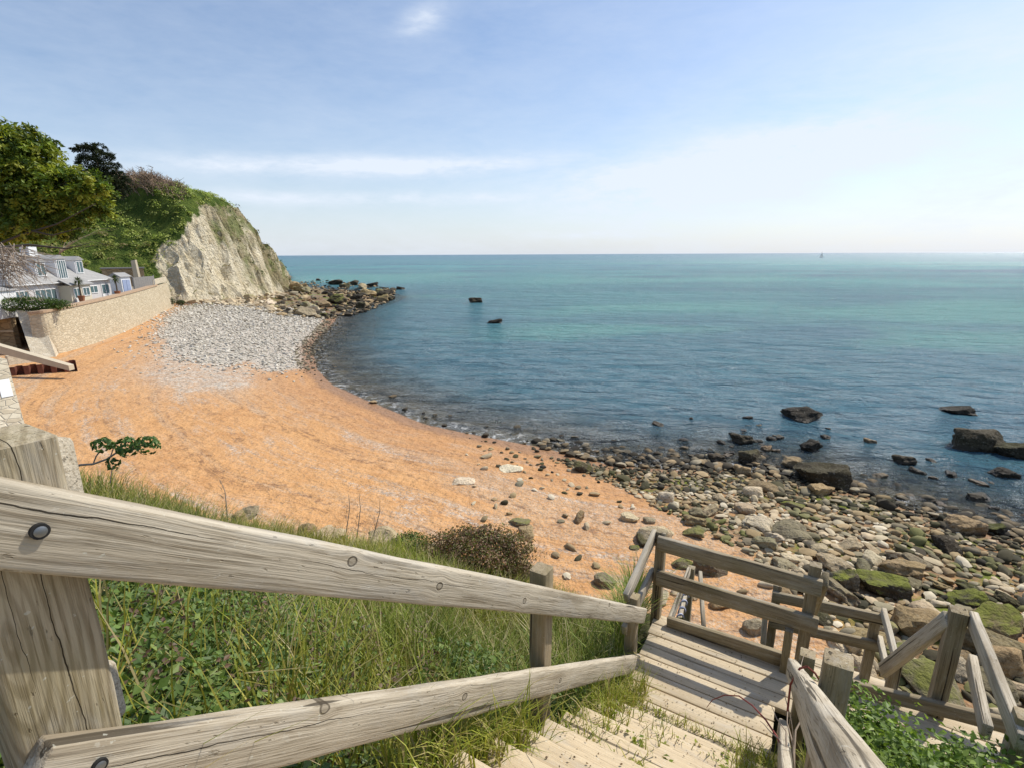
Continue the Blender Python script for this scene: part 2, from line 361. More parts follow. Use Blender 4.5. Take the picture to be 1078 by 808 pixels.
def gz(x, y): return float(ground_z(np.array([[x, y]], float))[0][0])

def axis(breaks):
    out = []
    for a, b, st in breaks: out += list(np.arange(a, b, st))
    return np.array(out + [breaks[-1][1]])
gx = axis([(-200, -90, 10), (-90, -30, 1.2), (-30, -9, .5), (-9, 9, .25), (9, 30, .4), (30, 60, 1.5), (60, 200, 14)])
gy = axis([(-90, -4, 6), (-4, 16, .25), (16, 50, .4), (50, 110, 1.2), (110, 200, 3), (200, 300, 12)])
GX, GY = np.meshgrid(gx, gy); P = np.stack([GX.ravel(), GY.ravel()], 1)
gzv, isbank, dsh = ground_z(P)
ter = np.zeros(len(P), bool)
fine = np.clip(vnoise(P, .55, 9, 2), -1, 1) * .030 * np.clip((dsh - 3) / 4, 0, 1) * np.clip((60 - P[:, 1]) / 20, 0, 1)
gzv = gzv + fine
nx = len(gx)
gf = [(j * nx + i, j * nx + i + 1, (j + 1) * nx + i + 1, (j + 1) * nx + i) for j in range(len(gy) - 1) for i in range(nx - 1)]
# rocky zone of the shore on the right
ROCKZ = np.array([(2.6, 28.8), (4.0, 28.4), (5.6, 27.6), (9, 27.0), (12.5, 27.3), (16.4, 25.4), (19.3, 22.6), (21, 20.7), (24, 19.2), (30, 14.6), (34, 11), (26, 5), (12.9, 6.4), (7.8, 8.6), (9.4, 13.2), (9.0, 17.2), (7.3, 20.6), (5.4, 24.4), (3.4, 27.2)])
rock_in = np.where(inside(P, ROCKZ), 1., 0.) * np.clip(pdist(P, np.vstack([ROCKZ, ROCKZ[:1]])) / 1.5, 0, 1)
rock_in = np.maximum(rock_in, np.clip((P[:, 1] - 96) / 8, 0, 1) * np.clip((P[:, 0] + 100) / 6, 0, 1) * np.where((P[:, 1] > 150) | (P[:, 0] > -66), 1, 0))
PEBZ = np.array([at_z(px, py, 1.0)[:2] for px, py in ((176, 356), (184, 340), (205, 328), (250, 322), (300, 325), (328, 326), (343, 342), (330, 362), (318, 378), (285, 384), (262, 374), (235, 383), (196, 378))])
PEBG = np.array([at_z(px, py, 1.2)[:2] for px, py in ((156, 396), (176, 366), (196, 356), (222, 372), (262, 386), (256, 400), (200, 410))])
peb_in = np.where(inside(P, PEBZ), 1., np.exp(-pdist(P, np.vstack([PEBZ, PEBZ[:1]])) / 1.5))
peb_in = np.maximum(peb_in, np.where(inside(P, PEBG), .62, .62 * np.exp(-pdist(P, np.vstack([PEBG, PEBG[:1]])) / 2.2)))

m = N('beach_sand_ground')
wp = m.coord('World'); d_ = m.attr('shore'); bk = m.attr('bank'); rk = m.attr('rocky'); pb = m.attr('pebbly')
nbig = m.noise(wp, .12, 4, .55); nmed = m.noise(wp, .9, 5, .6); nfine = m.noise(wp, 9, 5, .65); nvf = m.noise(wp, 45, 3, .6)
dw = m.math('ADD', d_, m.math('MULTIPLY', m.math('SUBTRACT', nbig, .5), 7.0))
sand = m.mix(m.step(nmed, .3, .7), (.49, .252, .102), (.60, .335, .147))
sand = m.mix(m.math('MULTIPLY', m.step(nfine, .5, .75), .35), sand, (.40, .19, .08))
sand = m.mix(m.math('MULTIPLY', m.step(nbig, .42, .62), .35), sand, (.62, .34, .138))
# strand lines: pebbles and dark weed along curves parallel to the water
def band(center, width, amt):
    q = m.math('ABSOLUTE', m.math('SUBTRACT', dw, center)); return m.math('MULTIPLY', m.math('SUBTRACT', 1.0, m.step(q, width * .3, width)), amt)
cells = m.new('ShaderNodeTexVoronoi', feature='F1'); m.set(cells.inputs['Vector'], wp); cells.inputs['Scale'].default_value = 7.
pebcol = m.mix(m.step(cells.outputs['Color'], .1, .9), (.30, .255, .21), (.62, .56, .48))
bands = m.math('MAXIMUM', band(6.3, 1.6, .75), m.math('MAXIMUM', band(11.5, 2.0, .8), m.math('MAXIMUM', band(17.5, 1.6, .9), band(3.0, .8, .6))))
sv = m.new('ShaderNodeCombineXYZ'); m.set(sv.inputs[0], d_); m.set(sv.inputs[1], m.math('MULTIPLY', m.attr('along'), .16)); svo = sv.outputs[0]
sv2 = m.new('ShaderNodeCombineXYZ'); m.set(sv2.inputs[0], m.math('MULTIPLY', d_, .42)); m.set(sv2.inputs[1], m.math('MULTIPLY', m.attr('along'), .045)); strkL = m.noise(sv2.outputs[0], 1.0, 5, .62, .5)
strk = m.noise(svo, 1.1, 6, .68, .6); strk2 = m.noise(svo, 3.2, 5, .7, .8)
pm = m.math('MULTIPLY', m.math('ADD', bands, .25, None, True), m.step(m.math('ADD', m.math('MULTIPLY', strk, .65), m.math('MULTIPLY', nfine, .40)), .50, .66))
sand = m.mix(m.math('MULTIPLY', m.step(strk2, .54, .68), .26), sand, (.32, .15, .07))
shg = m.math('MULTIPLY', m.step(m.math('ADD', m.math('MULTIPLY', strkL, .8), m.math('MULTIPLY', nfine, .28)), .53, .64), m.step(d_, 2.5, 6))
sand = m.mix(m.math('MULTIPLY', m.math('MULTIPLY', shg, m.step(m.noise(wp, 14, 3, .7), .40, .56)), .75), sand, m.mix(m.step(cells.outputs['Color'], .1, .9), (.30, .24, .18), (.52, .44, .34)))
lines = m.math('SUBTRACT', 1.0, m.step(m.math('ABSOLUTE', m.math('SUBTRACT', m.math('FRACT', m.math('MULTIPLY', m.math('ADD', d_, m.math('MULTIPLY', strkL, 9.0)), .30)), .5)), .02, .09))
sand = m.mix(m.math('MULTIPLY', m.math('MULTIPLY', lines, m.step(m.math('ADD', m.math('MULTIPLY', m.noise(wp, .8, 3, .6), .5), m.math('MULTIPLY', nfine, .5)), .47, .56)), .55), sand, (.19, .10, .055))
pm = m.math('MULTIPLY', m.math('MAXIMUM', pm, m.math('MULTIPLY', pb, .95)), m.step(cells.outputs['Distance'], .95, .45))
sand = m.mix(m.math('MULTIPLY', pm, .9), sand, pebcol)
weed = m.math('MULTIPLY', m.math('MAXIMUM', band(8.6, .5, .9), m.math('MAXIMUM', band(14.2, .45, .9), band(4.6, .5, .8))), m.step(m.math('ADD', m.math('MULTIPLY', m.noise(wp, 2.3, 5, .7), .6), m.math('MULTIPLY', strk2, .4)), .5, .58))
sand = m.mix(m.math('MULTIPLY', weed, .7), sand, (.16, .085, .05))
speck = m.step(m.noise(wp, 9, 4, .8), .56, .64)
sand = m.mix(m.math('MULTIPLY', speck, .5), sand, (.22, .13, .08))
sand = m.mix(m.math('MULTIPLY', m.step(nvf, .52, .66), .38), sand, (.34, .18, .09))
sand = m.mix(m.math('MULTIPLY', m.step(m.noise(wp, 16, 3, .7), .62, .68), .55), sand, (.66, .56, .44))
sand = m.mix(m.math('MULTIPLY', m.step(dw, 9, 1.5), .42), sand, (.40, .205, .10))
sand = m.mix(m.math('MULTIPLY', m.step(m.math('ADD', pb, m.math('MULTIPLY', m.math('SUBTRACT', m.math('ADD', m.math('MULTIPLY', nmed, .5), m.math('MULTIPLY', nfine, .5)), .5), 2.2)), .45, .85), .8), sand, m.mix(m.step(cells.outputs['Color'], .1, .9), (.33, .30, .255), (.60, .56, .49)))
wet = m.step(m.math('ADD', d_, m.math('MULTIPLY', m.math('SUBTRACT', nmed, .5), 1.2)), 1.9, .7)
sand = m.mix(m.math('MULTIPLY', wet, .9), sand, (.30, .165, .085))
under = m.step(d_, .15, -.7)
weedp = m.step(m.noise(wp, .35, 5, .65), .42, .58)
bed = m.mix(weedp, (.26, .175, .105), (.045, .034, .034))
bed = m.mix(m.math('MULTIPLY', m.step(m.noise(wp, 1.6, 5, .6), .56, .66), .6), bed, (.20, .155, .10))
sand = m.mix(under, sand, bed)
alg = m.math('MULTIPLY', m.math('MULTIPLY', rk, m.step(d_, -.6, 1.0)), m.step(m.noise(wp, .42, 5, .65), .50, .60))
sand = m.mix(m.math('MULTIPLY', rk, m.math('ADD', m.math('MULTIPLY', m.step(nmed, .35, .6), .55), .3)), sand, (.15, .105, .06))
sand = m.mix(m.math('MULTIPLY', alg, .9), sand, m.mix(nfine, (.07, .10, .012), (.20, .24, .03)))
soil = m.mix(m.noise(wp, 2.2, 5, .65), (.030, .040, .012), (.10, .085, .035))
col = m.mix(bk, sand, soil)
foot = m.voro(m.coord('World', (1.7, 1.7, 1.7)), 1., 'SMOOTH_F1')
hgt = m.math('ADD', m.math('ADD', m.math('MULTIPLY', foot, .11), m.math('MULTIPLY', m.noise(wp, 2.8, 3, .6), .22)), m.math('ADD', m.math('MULTIPLY', nfine, .030), m.math('MULTIPLY', nvf, .006)))
hgt = m.math('SUBTRACT', hgt, m.math('MULTIPLY', m.math('MULTIPLY', pm, cells.outputs['Distance']), .05))
rough = m.math('SUBTRACT', .92, m.math('MULTIPLY', wet, .45))
M_ground = m.done(m.bsdf(col, rough, m.bump(hgt, .9, 1.0), .22))
gme = mesh('beach', np.stack([P[:, 0], P[:, 1], gzv], 1), gf, smooth=True, attrs={'shore': np.where((P[:, 1] > 103), np.minimum(dsh, 1.0), np.clip(dsh, -60, 80)), 'bank': np.where(isbank | ter, 1., 0.), 'rocky': rock_in, 'pebbly': peb_in, 'along': pdist(P, WATER, True)[1]})
tag(link('beach', gme, M_ground), 'orange sand beach with strand lines and the grassy bank above it', 'beach', kind='structure')

# ------------------------------------------------------------------ sea
rad = np.concatenate([np.geomspace(10, 400, 200), np.geomspace(420, 60000, 60)]); ang = np.concatenate([[-180, -150, -120, -90, -70], np.arange(-56, 100.1, .75), [120, 150, 180]])
RR, TH = np.meshgrid(rad, np.radians(ang)); SP = np.stack([(RR * np.sin(TH)).ravel(), (RR * np.cos(TH)).ravel()], 1)
sgz = np.where(np.hypot(SP[:, 0], SP[:, 1]) < 320, ground_z(SP)[0], -6.); sd = np.clip(-sgz, -3, 8)
nr = len(rad); sf = [(j * nr + i, (j + 1) * nr + i, (j + 1) * nr + i + 1, j * nr + i + 1) for j in range(len(ang) - 1) for i in range(nr - 1)]
swz = vnoise(SP, 3.2, 21, 2) * .09 * np.clip((sd) / .5, 0, 1) * np.clip(1 - np.hypot(SP[:, 0], SP[:, 1]) / 120, 0, 1)
sandbed = np.zeros(len(SP)); SPw = SP + np.stack([vnoise(SP, 14, 71, 3), vnoise(SP, 14, 72, 3)], 1) * 9
for (cx, cy, rx, ry, wgt) in ((16, 84, 30, 11, 1.), (66, 74, 34, 13, .9), (34, 118, 46, 15, .7), (-28, 150, 22, 12, .55), (100, 110, 60, 22, .9), (-70, 300, 60, 70, .9), (60, 250, 120, 50, .55)):
    ca, sa = math.cos(R(12)), math.sin(R(12)); dx, dy = SPw[:, 0] - cx, SPw[:, 1] - cy
    sandbed = np.maximum(sandbed, wgt * np.exp(-((dx * ca + dy * sa) / rx) ** 2 - ((dy * ca - dx * sa) / ry) ** 2))
m = N('sea_water')
wp = m.coord('World'); dep = m.attr('depth')
sx = m.new('ShaderNodeSeparateXYZ'); m.set(sx.inputs[0], wp); wx, wy = sx.outputs[0], sx.outputs[1]
far = m.math('SQRT', m.math('ADD', m.math('MULTIPLY', wx, wx), m.math('MULTIPLY', wy, wy)))
pat = m.noise(m.coord('World', (.6, 1.0, 1), rot=(0, 0, R(-20))), .022, 5, .6, .4)
pat2 = m.noise(m.coord('World', (.35, 1.0, 1), rot=(0, 0, R(-12))), .0052, 4, .6, .3)
deepc, turq, mid = (.070, .160, .222), (.095, .285, .285), (.072, .205, .240)
# weedy (dark) inside the bay, pale sand further out, open blue beyond
turqm = m.math('MULTIPLY', m.step(far, 55, 120), m.math('SUBTRACT', 1.0, m.math('MULTIPLY', m.step(far, 420, 1600), .80)))
side = m.step(m.math('DIVIDE', wx, m.math('ADD', wy, 1.0)), -.5, .35)
turqm = m.math('MULTIPLY', turqm, m.math('ADD', m.math('MULTIPLY', m.step(far, 160, 330), .75), m.math('MULTIPLY', side, .55), None, True))
turqm = m.math('MULTIPLY', turqm, m.step(m.math('ADD', m.math('MULTIPLY', pat, .55), m.math('MULTIPLY', pat2, .5)), .40, .62))
wc = m.mix(m.step(pat2, .35, .65), deepc, mid)
wc = m.mix(turqm, wc, turq)
wc = m.mix(m.math('MULTIPLY', m.step(m.math('ADD', m.attr('sandbed'), m.math('MULTIPLY', m.math('SUBTRACT', pat, .5), 1.0)), .20, .85), .72), wc, (.11, .31, .285))
wc = m.mix(m.step(far, 900, 6000), wc, (.022, .115, .170))
fo = m.math('MULTIPLY', m.math('MULTIPLY', m.step(dep, .26, .03), m.step(m.math('ADD', m.math('MULTIPLY', m.noise(wp, 1.3, 5, .7), .6), m.math('MULTIPLY', m.noise(wp, 7, 3, .7), .4)), .50, .58)), .85)
murk = m.mix(m.step(dep, 0, .8), (.085, .085, .075), wc)
# waves
w1 = m.noise(m.coord('World', (.45, 1, 1), rot=(0, 0, R(28))), .62, 4, .55, .5)
w2 = m.noise(m.coord('World', (.7, 1, 1), rot=(0, 0, R(12))), 2.4, 4, .6, .6)
w3 = m.noise(m.coord('World', (.4, 1, 1), rot=(0, 0, R(24))), .16, 3, .5, .3)
w4 = m.noise(m.coord('World', (.6, 1, 1), rot=(0, 0, R(35))), 6.5, 3, .6, .4)
hh = m.math('ADD', m.math('ADD', m.math('ADD', m.math('MULTIPLY', w1, 1.25), m.math('MULTIPLY', w4, .10)), m.math('MULTIPLY', w2, .34)), m.math('MULTIPLY', w3, 2.2))
nrm = m.bump(hh, 1.0, 1.7)
dif = m.new('ShaderNodeBsdfDiffuse'); m.set(dif.inputs['Color'], m.mix(fo, murk, (.78, .78, .76))); m.set(dif.inputs['Normal'], nrm)
tr = m.new('ShaderNodeBsdfTransparent'); tr.inputs['Color'].default_value = (.80, .88, .84, 1)
al = m.math('SUBTRACT', 1.0, m.math('EXPONENT', m.math('MULTIPLY', m.math('MAXIMUM', dep, 0.0), -2.0)))
body = m.new('ShaderNodeMixShader'); m.set(body.inputs[0], m.math('MAXIMUM', fo, m.math('ADD', m.math('MULTIPLY', al, .93), .05, None, True))); m.t.links.new(tr.outputs[0], body.inputs[1]); m.t.links.new(dif.outputs[0], body.inputs[2])
gl = m.new('ShaderNodeBsdfGlossy'); gl.inputs['Color'].default_value = (1, 1, 1, 1); m.set(gl.inputs['Roughness'], m.math('ADD', .07, m.math('MULTIPLY', m.step(far, 60, 900), .26))); m.set(gl.inputs['Normal'], nrm)
fr = m.new('ShaderNodeFresnel'); fr.inputs['IOR'].default_value = 1.33; m.set(fr.inputs['Normal'], nrm)
sh = m.new('ShaderNodeMixShader'); m.set(sh.inputs[0], m.math('MINIMUM', fr.outputs[0], m.math('SUBTRACT', .72, m.math('MULTIPLY', m.step(far, 60, 700), .30)))); m.t.links.new(body.outputs[0], sh.inputs[1]); m.t.links.new(gl.outputs[0], sh.inputs[2])
M_sea = m.done(sh.outputs[0])
sme = mesh('sea', np.stack([SP[:, 0], SP[:, 1], swz], 1), sf, smooth=True, attrs={'depth': sd, 'sandbed': np.clip(sandbed, 0, 1)})
tag(link('sea', sme, M_sea), 'clear blue and turquoise sea with small ripples', 'sea', kind='structure')

# ------------------------------------------------------------------ headland (chalk cliff and overgrown slope)
HB = np.array([(-190, 20), (-130, 42), (-104, 60), (-92, 80), (-80, 98), (-70, 108), (-64.5, 114), (-63, 124), (-64, 140), (-66, 155), (-69, 167), (-76, 180), (-90, 192), (-190, 205)], float)
hpoly = np.vstack([HB, [(-260, 205), (-260, 20)]])
hgx = axis([(-170, -95, 1.2), (-95, -56, .42)]); hgy = axis([(30, 92, 1.2), (92, 185, .45), (185, 200, 1.2)])
HX, HY = np.meshgrid(hgx, hgy); HP = np.stack([HX.ravel(), HY.ravel()], 1)
hd, hpar = pdist(HP, HB, True); hin = inside(HP, hpoly); hd = np.where(hin, hd, -hd)
acc = np.concatenate([[0], np.cumsum(np.hypot(*np.diff(HB, axis=0).T))])
steep = np.interp(hpar, acc, [.8, .8, .8, .85, .95, 1.6, 2.5, 2.8, 2.8, 2.6, 2.2, 1.5, 1.2, 1.])
hc = np.interp(hpar, acc, [2, 2, 2, 3, 5, 13, 18, 23, 25, 24, 24, 24, 24, 24])
cap = np.interp(HP[:, 1], [40, 80, 105, 118, 130, 144, 151, 159, 168, 180], [48, 42.5, 36.0, 30.5, 28.0, 26.6, 21.5, 12.5, 5.5, 1.0]) + np.clip(-HP[:, 0] - 95, 0, 60) * .12
foot = np.interp(hpar, acc, [6, 6, 6, 6, 4, 1.6, 1.4, 1.2, 1., .8, .6, .2, 0, 0])
hdn = hd + vnoise(HP, 6, 31) * 1.6 + vnoise(HP, 2.1, 32) * .8
hz = foot + np.where(hdn * steep < hc, hdn * steep, hc + (hdn - hc / steep) * .62)
capn = cap + vnoise(HP, 9, 33) * .8
hz = np.where(hz > capn - 2, capn - 2 * np.exp(-(hz - capn + 2) / 2), hz)
sl_ = np.clip((hc + foot - hz) / 3 + .3, 0, 1) * np.clip((hpar - acc[5] + 3.5) / 4, 0, 1)
G2 = hz.reshape(HX.shape).copy()
for _ in range(26):
    G2[1:-1, 1:-1] = (G2[1:-1, 1:-1] * 2 + G2[:-2, 1:-1] + G2[2:, 1:-1] + G2[1:-1, :-2] + G2[1:-1, 2:]) / 6
bw_ = np.clip(hd / 6, 0, 1) * (1 - sl_); hz = hz * (1 - bw_) + G2.ravel() * bw_
crag = vnoise(HP, 3.4, 34, 4) * 2.3 + vnoise(HP, 1.5, 35, 3) * 1.7
grow = np.clip((vnoise(np.stack([HP[:, 0] + hz * .9, HP[:, 1] * .6], 1), 4.5, 41, 3) + (HP[:, 1] - 126) / 34 + (hz - 14) / 40) * 2.6 - .15, 0, 1)
hz = hz + crag * sl_ + vnoise(HP, 2.5, 36, 3) * .5 * (1 - sl_)
hz = np.where(hd < -3, -3, hz)
hnx = len(hgx); keep = (hd > -4).reshape(HX.shape)
hf = [(j * hnx + i, j * hnx + i + 1, (j + 1) * hnx + i + 1, (j + 1) * hnx + i) for j in range(len(hgy) - 1) for i in range(hnx - 1) if keep[j, i] and keep[j + 1, i] and keep[j, i + 1] and keep[j + 1, i + 1]]
hxy = HP + np.stack([vnoise(HP, 2.3, 37, 3), vnoise(HP, 2.3, 38, 3)], 1) * 1.1 * sl_[:, None]
m = N('chalk_headland')
wp = m.coord('World'); ge = m.new('ShaderNodeNewGeometry'); sn = m.new('ShaderNodeSeparateXYZ'); m.set(sn.inputs[0], ge.outputs['Normal'])
ck = m.attr('cliff'); n1_ = m.noise(wp, .35, 6, .65); n2_ = m.noise(wp, 1.6, 5, .65); n3_ = m.noise(m.coord('World', (1, 1, .5), rot=(R(35), R(20), 0)), .8, 5, .7)
chalk = m.mix(m.step(n1_, .35, .65), (.64, .545, .37), (.83, .74, .56))
chalk = m.mix(m.math('MULTIPLY', m.step(n3_, .54, .64), .55), chalk, (.36, .265, .15))
chalk = m.mix(m.math('MULTIPLY', m.step(n2_, .60, .70), .35), chalk, (.14, .105, .06))  # dark blotches put shadowed pockets of the cliff into the chalk colour
veg = m.mix(m.step(n1_, .35, .65), (.050, .085, .016), (.13, .17, .034))
veg = m.mix(m.step(n2_, .55, .75), veg, (.055, .060, .020))
brown = m.mix(n2_, (.17, .14, .06), (.25, .20, .10))
vm = m.math('SUBTRACT', 1.0, m.step(m.math('ADD', ck, m.math('MULTIPLY', m.math('SUBTRACT', n1_, .5), 1.5)), .35, .60))
patch = m.math('MAXIMUM', m.step(m.math('ADD', m.math('MULTIPLY', n1_, .8), m.math('MULTIPLY', sn.outputs[2], .45)), .66, .77), m.math('MULTIPLY', m.attr('growth'), m.step(m.math('ADD', n1_, m.math('MULTIPLY', sn.outputs[2], .5)), .40, .62)))
c = m.mix(m.math('MULTIPLY', patch, .85), chalk, m.mix(m.step(m.noise(wp, .22, 4), .45, .6), brown, (.14, .17, .04)))
c = m.mix(vm, c, veg)
M_head = m.done(m.bsdf(c, .95, m.bump(m.math('ADD', n2_, m.math('MULTIPLY', n3_, .8)), 1.0, 1.0), .1))
hme = mesh('headland', np.stack([hxy[:, 0], hxy[:, 1], hz], 1), hf, smooth=False, attrs={'cliff': sl_, 'growth': grow})
tag(link('headland', hme, M_head), 'pale chalk headland with an overgrown green slope', 'headland', kind='structure')

# ------------------------------------------------------------------ leaves and blades
def rot_rand(n, up_bias=0.):
    v = RNG.normal(size=(n, 3)); v[:, 2] += up_bias; v /= np.linalg.norm(v, axis=1)[:, None]; return v
def leaf_cloud(pos, nrm, size, cols, aspect=.5):
    """pos (n,3), normals, sizes -> folded diamond leaves"""
    n = len(pos); a = RNG.normal(size=(n, 3)); a -= nrm * (a * nrm).sum(1)[:, None]; a /= np.linalg.norm(a, axis=1)[:, None] + 1e-9; b = np.cross(nrm, a)
    L = size[:, None]; tip = pos + a * L; l = pos + a * L * .45 + b * L * aspect * .5 + nrm * L * .10; r_ = pos + a * L * .45 - b * L * aspect * .5 + nrm * L * .10
    V = np.stack([pos, l, tip, r_], 1).reshape(-1, 3); i = np.arange(n) * 4
    Fq = np.stack([i, i + 3, i + 2, i + 1], 1)
    return V, Fq, np.repeat(cols, 4, 0)
def pick(n, palette, jit=.25):
    pal = np.array(palette); c = pal[RNG.integers(0, len(pal), n)]; return np.clip(c * (1 + RNG.uniform(-jit, jit, (n, 1))), 0, 1)
def blades(base, length, width, lean, cols, sun_lean=None):
    """curved grass blades, 3 segments each"""
    n = len(base); az_ = RNG.uniform(0, 2 * math.pi, n); d = np.stack([np.cos(az_), np.sin(az_), np.zeros(n)], 1); sd_ = np.stack([-d[:, 1], d[:, 0], np.zeros(n)], 1)
    V = []
    for k, (h, o, w) in enumerate(((0, 0, 1), (.45, .14, .85), (.8, .45, .55), (1.0, .85, .04))):
        c = base + d * (length * lean * o)[:, None] + np.array([0, 0, 1]) * (length * h * (1 - .25 * lean * h))[:, None]
        V += [c - sd_ * (width * w)[:, None], c + sd_ * (width * w)[:, None]]
    V = np.stack(V, 1).reshape(-1, 3); i = (np.arange(n) * 8)[:, None]; Fq = []
    for k in range(3): Fq.append(i + np.array([[2 * k, 2 * k + 1, 2 * k + 3, 2 * k + 2]]))
    return V, np.stack(Fq, 1).reshape(-1, 4), np.repeat(cols, 8, 0)
def join(parts):
    V, Fq, C, o = [], [], [], 0
    for v, f, c in parts: V.append(v); Fq.append(f + o); C.append(c); o += len(v)
    return np.vstack(V), np.vstack(Fq), np.vstack(C)
def gzs(P): return ground_z(np.asarray(P, float))[0]

# scrub on the headland slope
dens_ = RNG.uniform(0, 1, len(HP)) < np.where((HP[:, 0] > -95) & (HP[:, 1] > 92), .14, 1.0)
cand = np.where(dens_ & (hd > 0) & (sl_ < .62) & (HP[:, 0] > -135) & (hpar < acc[9]))[0]
sel = RNG.choice(cand, 4300); ctr = np.stack([hxy[sel, 0], hxy[sel, 1], hz[sel]], 1)
rk_ = RNG.uniform(.5, 1.5, len(sel)); rk_[:350] *= 1.5
k = 34; base = np.repeat(ctr, k, 0); dirs = rot_rand(len(base), .7); pos = base + dirs * np.repeat(rk_, k)[:, None] * np.array([1, 1, .75]) * RNG.uniform(.75, 1.05, (len(base), 1))
dirs = dirs + np.array([.25, 0, .5]) + RNG.normal(0, .3, dirs.shape); dirs /= np.linalg.norm(dirs, axis=1)[:, None]
tone = pick(len(sel), [(.22, .265, .045), (.17, .22, .037), (.29, .305, .065), (.33, .315, .09), (.30, .24, .105), (.24, .285, .055)], .2); tone[ctr[:, 1] > 113] = pick(int((ctr[:, 1] > 113).sum()), [(.32, .40, .07), (.27, .35, .06), (.36, .40, .10)], .15); tone = np.repeat(tone, k, 0) * RNG.uniform(.75, 1.25, (len(base), 1))
V, Fq, C = leaf_cloud(pos, dirs, RNG.uniform(.20, .48, len(pos)), tone, .8)
tag(link('scrub', mesh('scrub', V, Fq, cols=C), M_leaf), 'dense green scrub covering the slope behind the house', 'scrub', kind='stuff')
# tufts of growth clinging to the cliff
cand = np.where((hd > 1.5) & (sl_ > .5) & (grow > .55))[0]; sel = RNG.choice(cand, 700); ctr = np.stack([hxy[sel, 0], hxy[sel, 1], hz[sel]], 1)
k = 12; base = np.repeat(ctr, k, 0); dirs = rot_rand(len(base), .6); pos = base + dirs * RNG.uniform(.3, .8, (len(base), 1))
V, Fq, C = leaf_cloud(pos, dirs, RNG.uniform(.25, .55, len(pos)), np.repeat(pick(len(sel), [(.11, .125, .04), (.16, .14, .065), (.09, .12, .03)]), k, 0), .8)
tag(link('cliff_growth', mesh('cliff_growth', V, Fq, cols=C), M_leaf), 'low brown and green growth clinging to the chalk face', 'scrub', kind='stuff')

# ------------------------------------------------------------------ rocks
def rock_mesh(name, seed, sub=3, rough=.28, flat=.7, angular=.5):
    bm = bmesh.new(); bmesh.ops.create_icosphere(bm, subdivisions=sub, radius=1.0); rnd = random.Random(seed); o = Vector((rnd.uniform(-50, 50), rnd.uniform(-50, 50), rnd.uniform(-50, 50)))
    planes = [(Vector((rnd.gauss(0, 1), rnd.gauss(0, 1), rnd.gauss(0, 1))).normalized(), rnd.uniform(.58, .82)) for _ in range(15)]
    for v in bm.verts:
        p = v.co.normalized(); r = 1.0
        for n_, d in planes:
            c = p.dot(n_)
            if c > 0: r = min(r, (d / c) * angular + (1 - angular) * 1.0 if d / c < 1 else r)
        r *= 1 + mnoise.noise(p * 1.3 + o) * rough + mnoise.noise(p * 3.2 + o) * rough * .45 + mnoise.noise(p * 8 + o) * rough * .18
        p4 = (abs(p.x) ** 4 + abs(p.y) ** 4 + abs(p.z) ** 4) ** .25; v.co = p * r * (.45 + .55 / p4) * .92
    mn = min(v.co.z for v in bm.verts)
    me = bpy.data.meshes.new(name); bm.to_mesh(me); bm.free(); me.shade_smooth(); me.set_sharp_from_angle(angle=R(24))
    return me
m = N('shore_rock')
oi = m.new('ShaderNodeObjectInfo'); wp = m.coord('World'); wsep = m.new('ShaderNodeSeparateXYZ'); m.set(wsep.inputs[0], wp); ge = m.new('ShaderNodeNewGeometry'); sn = m.new('ShaderNodeSeparateXYZ'); m.set(sn.inputs[0], ge.outputs['Normal'])
na = m.noise(wp, 1.7, 6, .65); nb = m.noise(wp, 9, 5, .65); nc = m.noise(m.coord('World', (1, 1, 3.2), rot=(R(12), R(9), 0)), 3.2, 4, .6)
c = m.mix(1.0, oi.outputs['Color'], m.mix(na, (.62, .60, .58), (1.42, 1.36, 1.24)), 'MULTIPLY')
c = m.mix(m.math('MULTIPLY', m.step(nb, .50, .64), .65), c, m.mix(1.0, c, (.45, .42, .38), 'MULTIPLY'))
c = m.mix(m.math('MULTIPLY', m.step(nc, .56, .68), .45), c, m.mix(1.0, c, (.55, .48, .40), 'MULTIPLY'))
c = m.mix(m.math('MULTIPLY', m.step(nb, .44, .30), .30), c, (.52, .48, .40))
mossf = m.math('MULTIPLY', m.step(m.math('ADD', m.math('MULTIPLY', sn.outputs[2], .42), m.math('MULTIPLY', na, 1.25)), .74, 1.12), m.math('SUBTRACT', 1.0, oi.outputs['Alpha']))
c = m.mix(m.math('MULTIPLY', mossf, 1.25, None, True), c, m.mix(nb, (.075, .090, .012), (.25, .26, .045)))
tide = m.step(m.math('ADD', wsep.outputs[2], m.math('MULTIPLY', m.math('SUBTRACT', na, .5), .5)), .38, .05)
c = m.mix(m.math('MULTIPLY', tide, .8), c, (.030, .024, .016))
M_rock = m.done(m.bsdf(c, m.math('SUBTRACT', .9, m.math('MULTIPLY', tide, .5)), m.bump(m.math('ADD', m.math('ADD', na, m.math('MULTIPLY', nb, .35)), m.math('MULTIPLY', nc, .4)), .9, .2), .25))
RM = [rock_mesh('rock_shape', 100 + i, 3, .12, angular=1.0) for i in range(14)]
RMR = [rock_mesh('rock_shape_rough', 300 + i, 4, .26, angular=.95) for i in range(8)]
for me in RM + RMR: me.materials.append(M_rock)
PALE = [(.54, .46, .33), (.48, .40, .275), (.62, .55, .42), (.52, .42, .285), (.44, .36, .245)]
TAN = [(.34, .25, .145), (.30, .22, .125), (.38, .285, .165), (.26, .20, .12)]
GREY = [(.24, .205, .145), (.29, .25, .18), (.19, .16, .11), (.32, .28, .20)]
DARK = [(.040, .034, .024), (.055, .045, .030), (.030, .026, .020), (.070, .058, .040)]
